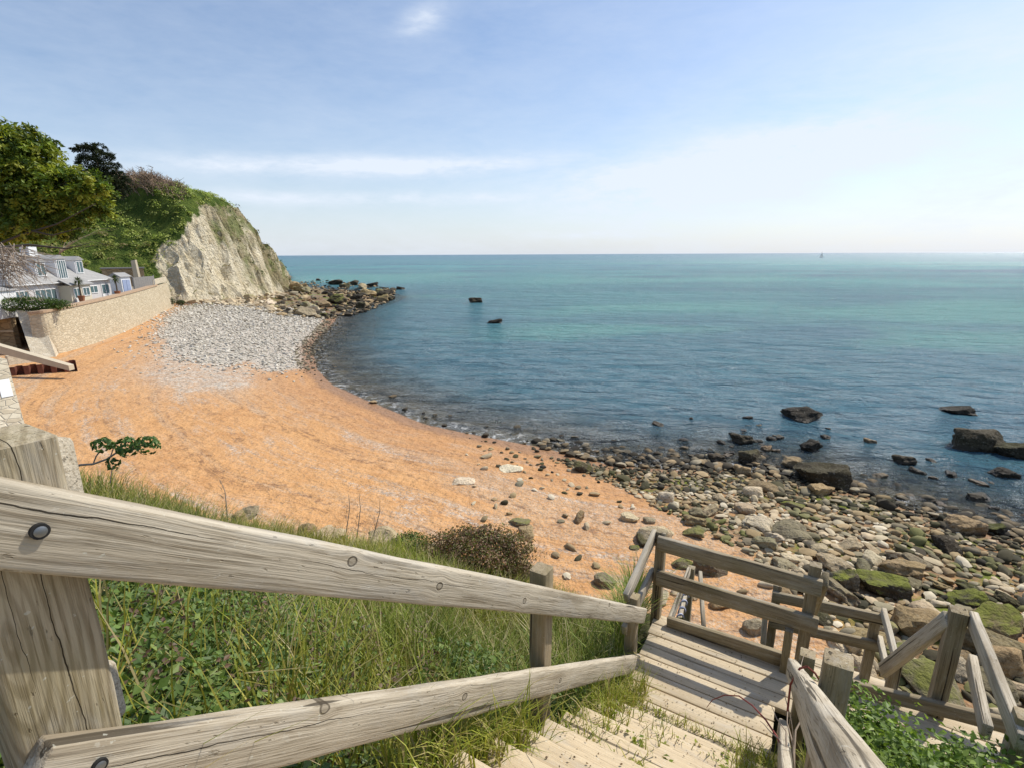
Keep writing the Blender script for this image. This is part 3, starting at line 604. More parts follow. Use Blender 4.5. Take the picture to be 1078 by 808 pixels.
def rock(x, y, sx, sy, sz, col, moss, label, group, rough=False, sink=.35, rz=None, z=None, name='boulder', tilt=.36):
    me = random.choice(RMR if rough else RM); o = link(name, me)
    zz = (gz(x, y) if z is None else z) + sz * (1 - 2 * sink)
    o.location = (x, y, zz); o.scale = (sx, sy, sz); o.rotation_euler = (random.uniform(-tilt, tilt), random.uniform(-tilt, tilt), random.uniform(0, 6.28) if rz is None else rz)
    f_ = random.uniform(.8, 1.2); o.color = (*[q * f_ * random.uniform(.97, 1.03) for q in col], 1 - moss)
    return tag(o, label, 'rock', group)
TAKEN = []
def px_rock(px, py, wpx, hpx, z, col, moss, label, group=None, rough=True, name='boulder'):
    """rock whose foot shows at (px,py), wpx wide and hpx high in the photograph"""
    p = on_ground(px, py) if z > .05 else at_z(px, py, z); z = p[2]; dep_ = (p - CAM) @ np.array([0, math.cos(PITCH), -math.sin(PITCH)]); w_ = wpx * dep_ / F / 2; hgt_ = hpx * dep_ / F
    TAKEN.append((p[0], p[1], w_))
    return rock(p[0], p[1] + w_ * .4, w_ * 1.08, w_ * .85, hgt_ * .62, col, moss, label, group, rough, sink=.30, rz=random.uniform(-.3, .3), z=z - .05, name=name, tilt=.1)
WG = 'dark rocks standing in the sea'
for a_ in ((851, 442, 44, 17, 0, DARK[2], 0, 'weed dark rock standing alone in the sea, leftmost of the big offshore rocks'),
           (1015, 435, 32, 9, 0, DARK[2], 0, 'small low black rock furthest out at the right of the bay'),
           (1036, 474, 54, 28, 0, DARK[1], 0, 'largest dark rounded rock standing in the water near the right edge'),
           (1072, 481, 34, 20, 0, DARK[0], .1, 'dark rock close beside the largest rounded rock, at the right edge'),
           (876, 512, 60, 30, .05, DARK[1], .05, 'big jagged weed covered rock where the stony shore meets the water'),
           (855, 474, 24, 13, 0, DARK[2], 0, 'compact black rock in the shallows seaward of the jagged weed rock'),
           (784, 466, 26, 12, 0, DARK[1], 0, 'dark flat topped rock at the seaward end of the shallow rock cluster'),
           (790, 487, 27, 17, 0, DARK[3], .1, 'dark blocky rock in the middle of the shallow rock cluster'),
           (757, 486, 22, 11, 0, DARK[1], 0, 'dark low rock at the left end of the shallow rock cluster'),
           (837, 491, 26, 13, .02, TAN[3], 0, 'brown rock beside the jagged weed rock in the shallows'),
           (784, 500, 22, 14, .05, TAN[2], 0, 'tan rounded rock at the near end of the shallow rock cluster'),
           (956, 488, 24, 12, 0, DARK[3], 0, 'small dark pointed rock alone in the water between the two big rocks'),
           (1062, 502, 26, 10, 0, DARK[2], .0, 'low black rock near the right edge, shoreward of the largest rounded rock'),
           (1034, 527, 26, 9, 0, DARK[1], .0, 'thin dark slab rock awash near the right edge'),
           (941, 533, 20, 10, .05, DARK[2], .1, 'small black rock at the waterline right of the jagged rock'),
           (1020, 563, 42, 20, .15, TAN[0], .05, 'large tan boulder at the water edge near the right side'),
           (1052, 561, 22, 13, .05, DARK[0], .35, 'dark mossy rock touching the large tan boulder at the water edge'),
           (521, 341, 18, 6, -.1, DARK[2], 0, 'small pointed dark rock in the bay, nearer of the two lone rocks'),
           (501, 319, 18, 8, -.1, DARK[3], 0, 'dark humped rock in the bay, further of the two lone rocks'),
           (421, 305, 9, 4, 0, DARK[2], 0, 'tiny dark rock off the end of the headland rocks')):
    px_rock(*a_, group=WG)
NG = 'single boulders on the sand and the stony shore'
for a_ in ((704, 528, 20, 13, .75, PALE[2], .05, 'pale rounded boulder where sand meets the stones', False),
           (663, 549, 24, 9, 1.2, PALE[0], .05, 'pale flat boulder alone on the sand above the landing', False),
           (684, 551, 17, 8, 1.2, GREY[1], .05, 'grey boulder just right of the pale flat boulder on the sand', False),
           (547, 553, 26, 8, 1.7, GREY[0], .5, 'flat dark stone with green top on open sand', False),
           (669, 579, 14, 5, 1.4, GREY[0], .85, 'small green covered stone alone on the sand', False),
           (487, 510, 28, 6, 1.0, PALE[2], .0, 'thin pale slab lying on the open sand', False),
           (540, 496, 30, 5, .5, PALE[2], 0, 'broad pale flat slab near the water edge', False),
           (785, 540, 26, 13, .7, PALE[1], .05, 'large tan boulder among the stones above the weed', False),
           (797, 523, 24, 13, .5, PALE[0], .0, 'light block shaped boulder beside the shallow rock cluster', False),
           (748, 605, 38, 22, 1.2, GREY[2], .15, 'big rough dark boulder behind the landing railing', True),
           (722, 598, 26, 12, 1.3, GREY[0], .75, 'moss covered boulder left of the big rough dark boulder', False),
           (741, 585, 22, 9, 1.2, TAN[3], .7, 'low moss topped boulder on the sand behind the landing', False),
           (760, 640, 28, 14, 1.6, TAN[1], 0, 'smooth brown boulder on the sand seen through the landing railing', False),
           (794, 668, 28, 18, 1.6, GREY[1], .05, 'grey upright boulder on the sand beside the lower railing post', False),
           (893, 620, 30, 26, 1.2, GREY[0], .85, 'large green mossy boulder right of the landing railing', True),
           (940, 628, 58, 26, 1.2, DARK[3], .75, 'very large moss and weed covered boulder behind the lower railing', True),
           (975, 672, 62, 38, 1.2, TAN[1], .05, 'large brown slab boulder beside the right railing post', False),
           (1058, 672, 62, 30, 1.2, TAN[3], .75, 'huge mossy boulder at the right edge beyond the railing', True),
           (1066, 712, 44, 36, 1.5, TAN[1], .0, 'brown boulder at the right edge below the huge mossy boulder', False),
           (934, 668, 24, 16, 1.3, PALE[4], .5, 'greenish boulder behind the lower railing post', False),
           (898, 690, 22, 24, 1.5, PALE[3], 0, 'upright cream boulder framed under the lower railing', False),
           (865, 585, 26, 13, .9, PALE[1], 0, 'pale stone block above the large green mossy boulder', False),
           (1025, 640, 40, 18, 1.1, DARK[3], .85, 'bright green mossy boulder beyond the right railing post', True),
           (735, 545, 24, 11, .9, GREY[2], .1, 'rough grey boulder at the sand side of the stones', True),
           (672, 640, 24, 12, 1.8, GREY[1], .1, 'grey boulder on the sand left of the landing corner post', False),
           (637, 618, 30, 13, 1.9, GREY[0], .1, 'dark grey boulder on the sand behind the near railing end', False)):
    px_rock(*a_[:8], group=NG, rough=a_[8])
# the crowded stony shore: the largest 215 as things, the rest as one mass
def place_phrase(x, y, d):
    q = sdist(np.array([[x, y]]))[0]
    if q < -.3: return 'awash in the shallows'
    if q < 1.2: return 'on the waterline'
    if y > 23: return 'in the narrow strip of stones by the open sand'
    if x < 9.5: return 'at the sandy side of the stony shore'
    if y < 12.5: return 'low on the stony shore behind the lower railing'
    if x > 19: return 'on the far right of the stony shore'
    return 'in the middle of the stony shore'
n_ind, tries = 0, 0
pts = []
while len(pts) < 2300 and tries < 110000:
    tries += 1
    x, y = random.uniform(-2, 33), random.uniform(7, 30.5)
    if not inside(np.array([[x, y]]), ROCKZ)[0]:
        if random.random() > .018 or y < 14 or x > 13: continue
    edge = pdist(np.array([[x, y]]), np.vstack([ROCKZ, ROCKZ[:1]]))[0]
    r_ = min(1.05, .17 + random.expovariate(1 / (.19 if y < 20 else .13))) * (.75 + .25 * min(1, edge / 3))
    if y > 22 and x < 12: r_ *= .8
    if any((x - a) ** 2 + (y - b) ** 2 < ((r_ + c) * .56) ** 2 for a, b, c in TAKEN): continue
    TAKEN.append((x, y, r_)); pts.append((x, y, r_))
def px_size(p): return p[2] / math.hypot(p[0], p[1], 10.5)
pts.sort(key=px_size, reverse=True)
def rock_look(x, y):
    q = sdist(np.array([[x, y]]))[0]; v = vnoise(np.array([[x, y]]), 4.0, 51, 2)[0]; u_ = random.random()
    if q < .6: return ('dark', random.choice(DARK), .1) if u_ < .6 else ('brown', random.choice(TAN), .1)
    if q < 3.5 and u_ < .42: return ('dark', random.choice(DARK + [TAN[3], GREY[2]]), random.uniform(0, .3))
    if v > .30 and u_ < .42 and y < 22: return ('green mossy', random.choice(GREY), random.uniform(.45, .85))
    if u_ < .48: return ('pale', random.choice(PALE), random.uniform(0, .12))
    if u_ < .72: return ('brown', random.choice(TAN), random.uniform(0, .15))
    if u_ < .85: return ('grey', random.choice(GREY), random.uniform(0, .2))
    return ('dark', random.choice(DARK), random.uniform(0, .25))
rest = []
for i, (x, y, r_) in enumerate(pts):
    word, col, moss = rock_look(x, y); fl = random.uniform(.30, .62); el_ = random.uniform(.50, .92)
    if i < 130:
        sw = 'large' if r_ > .55 else 'medium sized' if r_ > .36 else 'small'; fw = 'flat' if fl < .48 else 'rounded'
        rock(x, y, r_ * 1.15, r_ * el_, r_ * fl, col, moss, f'{sw} {fw} {word} boulder {place_phrase(x, y, 0)}', 'boulders crowding the stony shore', rough=random.random() < .5, sink=.28)
    else: rest.append((x, y, r_, fl, el_, col, moss))
k, tries = 0, 0
while k < 44 and tries < 4000:
    tries += 1
    if k < 20: px, py = random.gauss(785, 26), random.gauss(478, 14); far_txt = 'in the cluster left of the jagged rock'
    else: px, py = random.uniform(690, 1076), random.uniform(428, 535); far_txt = 'in open water ' + ('right' if px > 900 else 'left') + ' of the jagged rock'
    p = at_z(px, py, 0.); q = sdist(p[None, :2])[0]
    if q > -.15 or q < -13: continue
    r_ = random.uniform(.14, .44)
    if any((p[0] - a) ** 2 + (p[1] - b) ** 2 < ((r_ + c) * .62) ** 2 for a, b, c in TAKEN): continue
    TAKEN.append((p[0], p[1], r_)); hs = r_ * random.uniform(.35, .75); sw = 'small' if r_ < .24 else 'medium sized'; br = random.random() < .3
    rock(p[0], p[1], r_ * 1.3, r_ * .9, hs, random.choice(TAN if br else DARK), 0, f'{sw} {"low" if hs < .15 else "humped"} {"brown" if br else "dark"} stone awash {far_txt}', WG, True, z=-.04, sink=.4, tilt=.15); k += 1
M_cobble = None
def rock_mass(name, items, label, mat, sub=2):
    bms = []
    for s_ in range(6):
        b = rock_mesh('tmp', 500 + s_, sub, .13, angular=1.0); bms.append((np.array([v.co[:] for v in b.vertices]), np.array([list(p.vertices) for p in b.polygons])))
    V, Fq, C, o = [], [], [], 0
    for (x, y, z, sx, sy, sz, col) in items:
        v, f = bms[random.randrange(6)]; a = random.uniform(0, 6.28); q = v * np.array([sx, sy, sz]); tx = random.uniform(-.3, .3)
        q = np.stack([q[:, 0] * math.cos(a) - q[:, 1] * math.sin(a), q[:, 0] * math.sin(a) + q[:, 1] * math.cos(a), q[:, 2] + q[:, 0] * tx], 1) + np.array([x, y, z])
        V.append(q); Fq.append(f + o); o += len(q); C.append(np.repeat(np.array([col]), len(q), 0))
    me = mesh(name, np.vstack(V), np.vstack(Fq), smooth=True, cols=np.vstack(C)); me.set_sharp_from_angle(angle=R(40))
    return tag(link(name, me, mat), label, 'stones', kind='stuff')
m = N('cobbles'); wp = m.coord('World'); c = m.attr('Col', 'Color'); na = m.noise(wp, 3, 5, .65); ws = m.new('ShaderNodeSeparateXYZ'); m.set(ws.inputs[0], wp)
c = m.mix(1.0, c, m.mix(na, (.6, .58, .55), (1.35, 1.32, 1.28)), 'MULTIPLY')
c = m.mix(m.math('MULTIPLY', m.step(m.math('ADD', ws.outputs[2], m.math('MULTIPLY', m.math('SUBTRACT', na, .5), .4)), .28, .0), .8), c, (.032, .026, .018))
M_cobble = m.done(m.bsdf(c, .85, m.bump(na, .5, .05), .25))
items = []
GRN = np.array((.13, .14, .025))
for (x, y, r_, fl, el_, col, moss) in rest: items.append((x, y, gz(x, y) + r_ * fl * .4, r_ * 1.1, r_ * el_, r_ * fl, tuple(np.array(col) * (1 - moss) + GRN * moss)))
k = 0
while k < 2600:
    x, y = random.uniform(-3, 33), random.uniform(7, 34)
    inz = inside(np.array([[x, y]]), ROCKZ)[0]
    if not inz and random.random() > .06: continue
    q = sdist(np.array([[x, y]]))[0]
    if q < -4.5 or (not inz and (q > 4 or x < -3)): continue
    r_ = random.uniform(.06, .19); _, col, moss = rock_look(x, y); items.append((x, y, gz(x, y) + r_ * .2, r_ * 1.2, r_, r_ * .6, tuple(np.array(col) * (1 - moss) + GRN * moss))); k += 1
# stones lying under the clear shallows all round the bay
k = 0
while k < 900:
    j = random.choice((12, 13, 14, 14, 15, 15, 16, 16, 17, 17, 18, 19, 20, 20, 21, 21, 22, 23)); t_ = random.random(); a_, b_ = WATER[j], WATER[j + 1]; p = a_ + (b_ - a_) * t_; nn = np.array([(b_ - a_)[1], -(b_ - a_)[0]]); nn /= np.linalg.norm(nn)
    off = random.expovariate(1 / 3.5); x, y = p - nn * off if sdist((p - nn * 1.0)[None])[0] < 0 else p + nn * off
    if off > 13 or (x < 1 and random.random() < .7): continue
    r_ = random.uniform(.10, .42); items.append((x, y, gz(x, y) + r_ * .25, r_ * 1.2, r_, r_ * .6, random.choice(TAN + DARK + GREY))); k += 1
rock_mass('cobbles', items, 'smaller stones filling the shore between the boulders', M_cobble)
# pale cobble bank under the cliff
items = []; lo, hi = PEBZ.min(0), PEBZ.max(0)
while len(items) < 10500:
    x, y = random.uniform(lo[0] - 5, hi[0] + 5), random.uniform(lo[1] - 6, hi[1] + 4)
    if not inside(np.array([[x, y]]), PEBZ)[0]:
        if pdist(np.array([[x, y]]), np.vstack([PEBZ, PEBZ[:1]]))[0] > random.expovariate(1 / 1.6): continue
    q = sdist(np.array([[x, y]]))[0]; r_ = random.choice((random.uniform(.07, .16), random.uniform(.07, .18), random.uniform(.10, .28))) * (1.25 if y > 80 else 1)
    col = random.choice([(.50, .47, .41), (.56, .53, .47), (.44, .41, .35), (.60, .57, .51)]) if q > 2 else random.choice(GREY)
    items.append((x, y, gz(x, y) + r_ * .3, r_ * 1.2, r_, r_ * .7, col))
rock_mass('pale_cobbles', items, 'bank of pale grey cobbles on the beach under the cliff', M_cobble, sub=1)
# boulders at the foot of the cliff and along the point
HG = 'boulders at the foot of the headland'
k = 0
while k < 60:
    px, py = random.uniform(205, 412), 0
    lo_, hi_ = np.interp(px, [205, 300, 330, 380, 412], [316, 297, 291, 295, 302]), np.interp(px, [205, 250, 300, 345, 385, 412], [326, 326, 331, 330, 324, 312])
    py = random.uniform(lo_, hi_); z_ = np.interp(py, [290, 330], [.6, 1.0]); p = at_z(px, py, z_)
    r_ = random.uniform(.7, 1.9) * (1.25 if px > 300 else .75)
    if any((p[0] - a) ** 2 + (p[1] - b) ** 2 < ((r_ + c) * .6) ** 2 for a, b, c in TAKEN): continue
    TAKEN.append((p[0], p[1], r_)); dark = px > 335 and random.random() < .75
    col = random.choice(DARK) if dark else random.choice(PALE if px < 300 else TAN + GREY + PALE[3:])
    wd = 'dark' if dark else 'pale' if px < 300 else 'brown'; where = 'on the rocky point at the end of the headland' if px > 350 else 'beside the point below the cliff end' if px > 300 else 'in the scree at the foot of the chalk cliff'
    sw = 'large' if r_ > 1.7 else 'small' if r_ < 1.0 else 'medium sized'
    rock(p[0], p[1], r_ * 1.2, r_ * 1.0, r_ * random.uniform(.6, .85), col, random.choice((0, 0, .2, .5)), f'{sw} {wd} boulder {where}', HG, rough=True, sink=.3, z=max(gz(p[0], p[1]), .1)); k += 1
for (px, py, w_, h_, col, ms, lb) in ((328, 329, 17, 10, PALE[2], .55, 'large pale boulder with yellow weed where cobbles meet the point'), (392, 302, 15, 6, DARK[2], 0, 'black boulder crest on the rocky point'),
                                     (352, 300, 18, 6, DARK[1], 0, 'dark boulder heap at the middle of the rocky point'), (310, 306, 16, 11, TAN[2], 0, 'tan boulder against the foot of the cliff end'),
                                     (402, 318, 16, 9, TAN[1], .3, 'brown rock at the water side of the rocky point')):
    px_rock(px, py, w_, h_, .5, col, ms, lb, HG)
items = []
for _ in range(1700):
    px = random.uniform(195, 415); lo_, hi_ = np.interp(px, [195, 300, 330, 380, 415], [318, 299, 293, 296, 303]), np.interp(px, [195, 250, 300, 345, 385, 415], [327, 327, 334, 333, 326, 312])
    p = at_z(px, random.uniform(lo_, hi_), .8); r_ = random.uniform(.25, .8) if random.random() < .95 else random.uniform(.8, 1.4); items.append((p[0], p[1], max(gz(p[0], p[1]), -.1) + r_ * .3, r_ * 1.2, r_, r_ * .7, random.choice(PALE if px < 290 else (DARK + TAN + GREY)) if px < 340 else random.choice(DARK + DARK + TAN)))
rock_mass('point_stones', items, 'rubble between the boulders along the foot of the headland', M_cobble, sub=1)
# yellow-green weed patch stones at the cobble edge are part of the shore colour

# ------------------------------------------------------------------ steps, landing and railings
G_RAIL = 'timber railings of the beach steps'
RT = .05; TL = -.96                                  # rail thickness, inner face of the left rails
def rail_top(s): return -.155 - .727 * s
def rail_low(s): return -.622 - .729 * s
def sloped(name, s0, s1, zf, t_in, side, hv, mat, parent, thick=RT, wob=.004):
    c = math.cos(math.atan(.728)); hp = hv * c
    tc_ = t_in + side * thick / 2
    a, b = W(s0, tc_, zf(s0) - hv / 2), W(s1, tc_, zf(s1) - hv / 2)
    return beam(name, a, b, thick, hp, mat, parent, r=.010, wob=wob, seg=24)
lr = thing('stair_railing', W(1.9, -1.0, -2.55), 'long weathered railing with two sloping rails on the left side of the steps', 'railing', G_RAIL)
def knots_for(s0, zf, hv, plist):
    out = []; c = math.cos(math.atan(.728))
    for px, py in plist:
        p = at_t(px, py, TL) - CAM; s, z = p @ U, p[2]
        along = (s - s0) / c; across = (z - (zf(s) - hv / 2)) * c
        out.append((along + across * math.tan(math.atan(.728)) * 0, across, .014))
    return out
M_railtop = wood_mat('top_rail_timber', WL, WM, WD, knots=knots_for(.02, rail_top, .152, ((365, 590), (463, 617), (552, 632), (640, 636))), lichen=.25, cracks=((.030, -.2, .62, .0030, .0), (.012, .75, 1.7, .0020, .0), (-.035, 2.2, 3.4, .002, 0.)))
M_newel = wood_mat('newel_timber', (.50, .43, .31), (.40, .335, .235), (.17, .125, .07), green=.35, cracks=((.012, -.2, 1.9, .0022, .0), (-.03, .9, 1.9, .0013, .0)), rings=(1.02, -.02, .22, 430.))
M_raillow = wood_mat('lower_rail_timber', WL, WM, WD, knots=knots_for(.14, rail_low, .160, ((331, 748), (487, 733), (590, 716), (657, 692))), lichen=.25, cracks=((.018, .05, .9, .0028, .0), (-.03, 1.4, 2.6, .002, .0)))
tr_ = sloped('rail', .02, 3.80, rail_top, TL, -1, .152, M_railtop, lr)
br_ = sloped('rail', .14, 3.80, rail_low, TL, -1, .160, M_raillow, lr)
def s_of(px, py, t): return float((at_t(px, py, t) - CAM) @ U)
PSZ = .092
tp = TL - RT - PSZ / 2 - .002
s2, s3 = s_of(569, 700, tp), s_of(663, 690, tp)
post(W(s2, tp, -2.62), W(s2, tp, rail_top(s2) + .10), PSZ, M_post, lr)
post(W(s3, tp, -3.7), W(s3, tp, rail_top(s3) + .09), PSZ, M_post, lr)
NSZ = .135; tn = TL - RT - NSZ / 2 - .002
sn0, sn1 = s_of(30, 762, TL - RT), s_of(117, 756, TL - RT); snc = (sn0 + sn1) / 2
print('newel s', sn0, sn1, 'post', s2, s3)
newel = post(W(snc, tn, -1.6), W(snc, tn, float(at_t(48, 462, TL - RT)[2]) - H + .004), NSZ, M_newel, lr, 'newel_post', taper=.016, wob=.003)
# bolts on the rails, each ringed by a near-black disc painting the recess shade
def bolt_part(px, py, parent_rail, rad_=.0105):
    p = Vector(at_t(px, py, TL)); ax = Vector(T)
    inv = (Matrix.Translation(lr.location) @ parent_rail.matrix_basis).inverted()
    shade_disc = MB(); shade_disc.tube([p - ax * .01, p + ax * .0062], [rad_ * 1.15, rad_ * 1.15], 18); hd_ = MB(); hd_.tube([p - ax * .01, p + ax * .0068, p + ax * .0085], [rad_ * .8, rad_ * .8, rad_ * .45], 18)
    me = mesh('bolt', [tuple(inv @ Vector(v)) for v in hd_.v], hd_.f, smooth=True); me.set_sharp_from_angle(angle=R(40)); o = bpy.data.objects.new('bolt', me); COL.objects.link(o); me.materials.append(M_steel); o.parent = parent_rail
    me = mesh('bolt_shade_disc', [tuple(inv @ Vector(v)) for v in shade_disc.v], shade_disc.f); o = bpy.data.objects.new('bolt_shade_disc', me); COL.objects.link(o); me.materials.append(M_recess_shade); o.parent = parent_rail
bolt_part(41, 558, tr_); bolt_part(104, 804, br_)

# rails of the upper fence, butting on the far side of the newel
up = thing('upper_fence', W(snc, tn - .5, -1.4), 'two weathered rails with cut ends running off behind the big corner post at the left', 'railing', G_RAIL)
e1 = at_t(70, 500, tn - .02); e2 = at_t(116, 732, tn - .02)
for e_, hh_ in ((e1, .13), (e2, .13)):
    a_ = Vector(e_); b_ = a_ + Vector(-T) * 1.6 + Vector(U) * -.5
    beam('rail', b_, a_, .05, hh_, M_rail, up, r=.012)
post(W(snc - .45, tn - 1.35, -1.9), W(snc - .45, tn - 1.35, -.25), .10, M_post, up)

# right hand rail of the steps
rr_ = thing('stair_handrail', W(1.9, .2, -2.55), 'bleached handrail with posts on the right side of the steps, running towards the camera', 'railing', G_RAIL)
sloped('rail', .2, 3.52, lambda s: rail_top(s) + .012, .10, +1, .145, M_rail, rr_, .055, .0015)
sloped('rail', .3, 3.45, lambda s: rail_low(s) - .02, .10, +1, .15, M_rail, rr_)
for s_ in (.2, 1.92, 3.52):
    post(W(s_, .162 + .048, -3.6 if s_ > 3 else stair_z(np.array(s_)) - .3), W(s_, .162 + .048, rail_top(s_) + (.145 if s_ < 3 else .10)), .09, M_post, rr_)

# treads
steps = thing('timber_steps', W(2.4, -.45, -3.4), 'sand strewn timber steps between the two sloping rails going down to the landing', 'steps')
n_t = 18
for k in range(1, n_t + 1):
    s_ = 3.10 - .24 * k; z_ = -3.36 + .176 * k
    if s_ < -1.2: break
    beam('tread', W(s_ + .125, -.95, z_ - .025), W(s_ + .125, .092, z_ - .025), .262, .05, M_tread, steps, r=.008, wob=.002)
    beam('riser', W(s_ + .235, -.975, z_ - .115), W(s_ + .235, .088, z_ - .115), .025, .125, M_deck, steps, r=.004, wob=.001)
for t_ in (-.93, .05):
    beam('stringer', W(3.12, t_, -3.62), W(-1.0, t_, -3.62 + 4.12 * .733), .045, .16, M_dark, steps)

# landing
land = thing('landing', W(3.8, 0, -3.5), 'timber landing of wide grey boards with rail shadows across it', 'landing')
bw = .148; edge = 4.36; k = 0
while edge - bw > 3.08:
    s_ = edge - bw / 2; tr1 = 1.62 if s_ > 3.72 else .07
    beam('board', W(s_, -1.0 + random.uniform(-.012, .012), -3.385 + random.uniform(-.003, .003)), W(s_, tr1 + random.uniform(-.01, .01), -3.385), bw - .009, .05, M_deck, land, r=.006, wob=.002)
    edge -= bw; k += 1
for t_ in (-.9, 0, .75, 1.5): beam('joist', W(3.75 if t_ > .1 else 3.1, t_, -3.50), W(4.34, t_, -3.50), .05, .16, M_dark, land)
for s_, t_ in ((3.2, -.9), (4.25, -.85), (4.25, .6), (4.25, 1.45), (3.8, 1.45)):
    b_ = W(s_, t_, -3.58); post((b_[0], b_[1], gz(b_[0], b_[1]) - .3), b_, .1, M_dark, land, 'support_post')

SF = 4.22
lg = thing('landing_railing', W(4.3, .2, -3.4), 'grey brown railing with two rails and a kickboard along the sea side of the landing', 'railing', G_RAIL)
def vr(px0, y0a, y0b, px1, y1a, y1b, ext0=.0, ext1=.0, s=SF, parent=lg, mat=M_dark, thick=.05, name='rail', toward=1):
    a, a2, b, b2 = at_s(px0, y0a, s), at_s(px0, y0b, s), at_s(px1, y1a, s), at_s(px1, y1b, s)
    h_ = (abs(a[2] - a2[2]) + abs(b[2] - b2[2])) / 2; A_, B_ = (a + a2) / 2 + U * thick / 2 * toward, (b + b2) / 2 + U * thick / 2 * toward
    d = (B_ - A_) / np.linalg.norm(B_ - A_); return beam(name, A_ - d * ext0, B_ + d * ext1, thick, h_, mat, parent, r=.008)
vr(695, 566, 580, 862, 611, 629, .03, .02); vr(694, 602, 617, 858, 651, 668, .03, .02); vr(704, 650, 664, 825, 689, 702, .02, .0)
def vpost(pxt, pyt, zb, s=SF + .05 + PSZ / 2, size=.085, parent=lg, mat=M_dark, top=None):
    p = at_s(pxt, pyt, s); z_ = p[2] if top is None else H + top; post((p[0], p[1], H + zb), (p[0], p[1], z_), size, mat, parent); return p
vpost(697, 558, -3.7); vpost(859, 593, -3.7); vpost(831, 662, -3.6, s=SF - .03, size=.06)
# side of the landing, corner post back to the foot of the stair railing
ls = thing('landing_side_railing', W(4.0, -1.05, -3.4), 'short bleached pair of rails on the left side of the landing', 'railing', G_RAIL)
beam('rail', W(3.66, -1.10, -2.78), W(4.33, -1.06, -2.50), .045, .11, M_rail, ls); beam('rail', W(3.66, -1.10, -3.10), W(4.33, -1.06, -2.90), .045, .11, M_rail, ls)
# right part: kick board, big post, rail running back to the near post
rg = thing('landing_end_railing', W(4.3, 1.1, -3.4), 'railing at the right end of the landing with a thick dark beam at its foot', 'railing', G_RAIL)
vr(880, 714, 727, 1071, 761, 775, .02, .04, s=SF - .02, parent=rg, name='beam')
vpost(1010, 641, -3.7, size=.10, parent=rg)
pA = at_s(1012, 647, SF + .10); t1000 = (pA - CAM) @ T
e_ = at_t(1079, 752, t1000 + .05); beam('rail', pA + T * .06, np.array([*e_[:2], pA[2] - .02]) + T * .02, .05, .115, M_rail, rg)
e2_ = at_t(1040, 747, t1000 + .05); q_ = at_s(1013, 692, SF + .10); beam('rail', q_ + T * .05, np.array([*e2_[:2], q_[2] - .03]) + T * .02, .05, .115, M_rail, rg)
pe = at_t(1082, 752, t1000 + .1); post((pe[0], pe[1], H - 3.6), (pe[0], pe[1], pe[2]), .10, M_post, rg)
# lower flight and lower landing
lo_t = thing('lower_steps', W(4.9, .65, -4.2), 'lower flight of timber steps dropping away behind the landing', 'steps')
for k in range(1, 7): beam('tread', W(4.36 + .2 * k - .08, .32, -3.38 - .18 * k), W(4.36 + .2 * k - .08, 1.02, -3.38 - .18 * k), .24, .05, M_deck, lo_t)
for k in range(4): beam('board', W(5.55 + k * .15, .3, -4.56), W(5.55 + k * .15, 1.1, -4.56), .14, .05, M_deck, lo_t)
hr = thing('lower_handrail', W(4.8, .9, -3.6), 'short sloping handrail falling leftwards from the big post to a low post', 'railing', G_RAIL)
a_, b_ = at_s(999, 651, SF + .10), at_s(929, 705, 5.05); beam('rail', a_, b_, .05, .115, M_rail, hr)
pq = at_s(945, 690, 5.1); post((pq[0], pq[1], gz(pq[0], pq[1]) - .2), pq, .085, M_dark, hr)
hl = thing('lower_handrail', W(4.8, .25, -3.4), 'stub of a sloping handrail attached behind the tall post at the landing opening', 'railing', G_RAIL)
a_, b_ = at_s(869, 609, SF + .16), at_s(852, 655, 5.2); beam('rail', a_, b_, .05, .12, M_dark, hl)
lf = thing('lower_railing', W(6.2, .3, -4.5), 'two rail fence of the lower landing seen beyond the landing railing', 'railing', G_RAIL)
for (px, py) in ((819, 614), (924, 640)):
    p = at_s(px, py, 6.0); post((p[0], p[1], gz(p[0], p[1]) - .3), p, .09, M_dark, lf)
vr(818, 624, 634, 928, 647, 658, .05, .05, s=5.90, parent=lf); vr(814, 652, 661, 921, 675, 686, .05, .05, s=5.90, parent=lf)
a_, b_ = at_s(930, 643, 5.95), at_s(944, 697, 5.15); beam('rail', a_, b_, .045, .09, M_rail, lf)
a_, b_ = at_s(926, 672, 5.95), at_s(935, 712, 5.2); beam('rail', a_, b_, .045, .09, M_rail, lf)
p = at_s(806, 640, 5.97); q = at_s(803, 678, 5.85); beam('brace', q, p, .05, .09, M_rail, lf)
fl = thing('lower_stair_railing', W(6.3, -.9, -4.5), 'leaning pale rails and post of the bottom flight, seen through the landing railing', 'railing', G_RAIL)
p = at_s(728, 596, 6.2); post((p[0], p[1], gz(p[0], p[1]) - .3), p, .085, M_dark, fl)
a_, b_ = at_s(725, 600, 6.12), at_s(702, 662, 5.0); beam('rail', a_, b_, .045, .11, M_rail, fl)
mid_rail = beam('rail', at_s(723, 622, 6.12), at_s(714, 658, 5.4), .045, .11, M_rail, fl)
beam('rail', at_s(737, 602, 6.25), at_s(741, 660, 5.6), .045, .08, M_rail, fl)
# blue rope tied to the leaning rail
M_rope = plain('blue_rope', (.42, .45, .60), .8, .5, 60)
mb = MB(); c0 = Vector(at_s(722, 627, 6.0)); c1 = Vector(at_s(714.5, 656, 5.43))
pts_ = [];
for i in range(60):
    t_ = i / 59; c = c0.lerp(c1, t_); pts_.append(c + Vector(T) * math.cos(i * .42) * .034 + Vector((0, 0, 1)) * math.sin(i * .42) * .064)
mb.tube(pts_, .012, 5); mb.tube([c1, c1 + Vector((0, 0, -.12)), c1 + Vector((.03, 0, -.25))], .008, 5)
tag(mb.build('rope', M_rope, None, True), 'blue and white rope wound round a leaning rail behind the landing', 'rope')

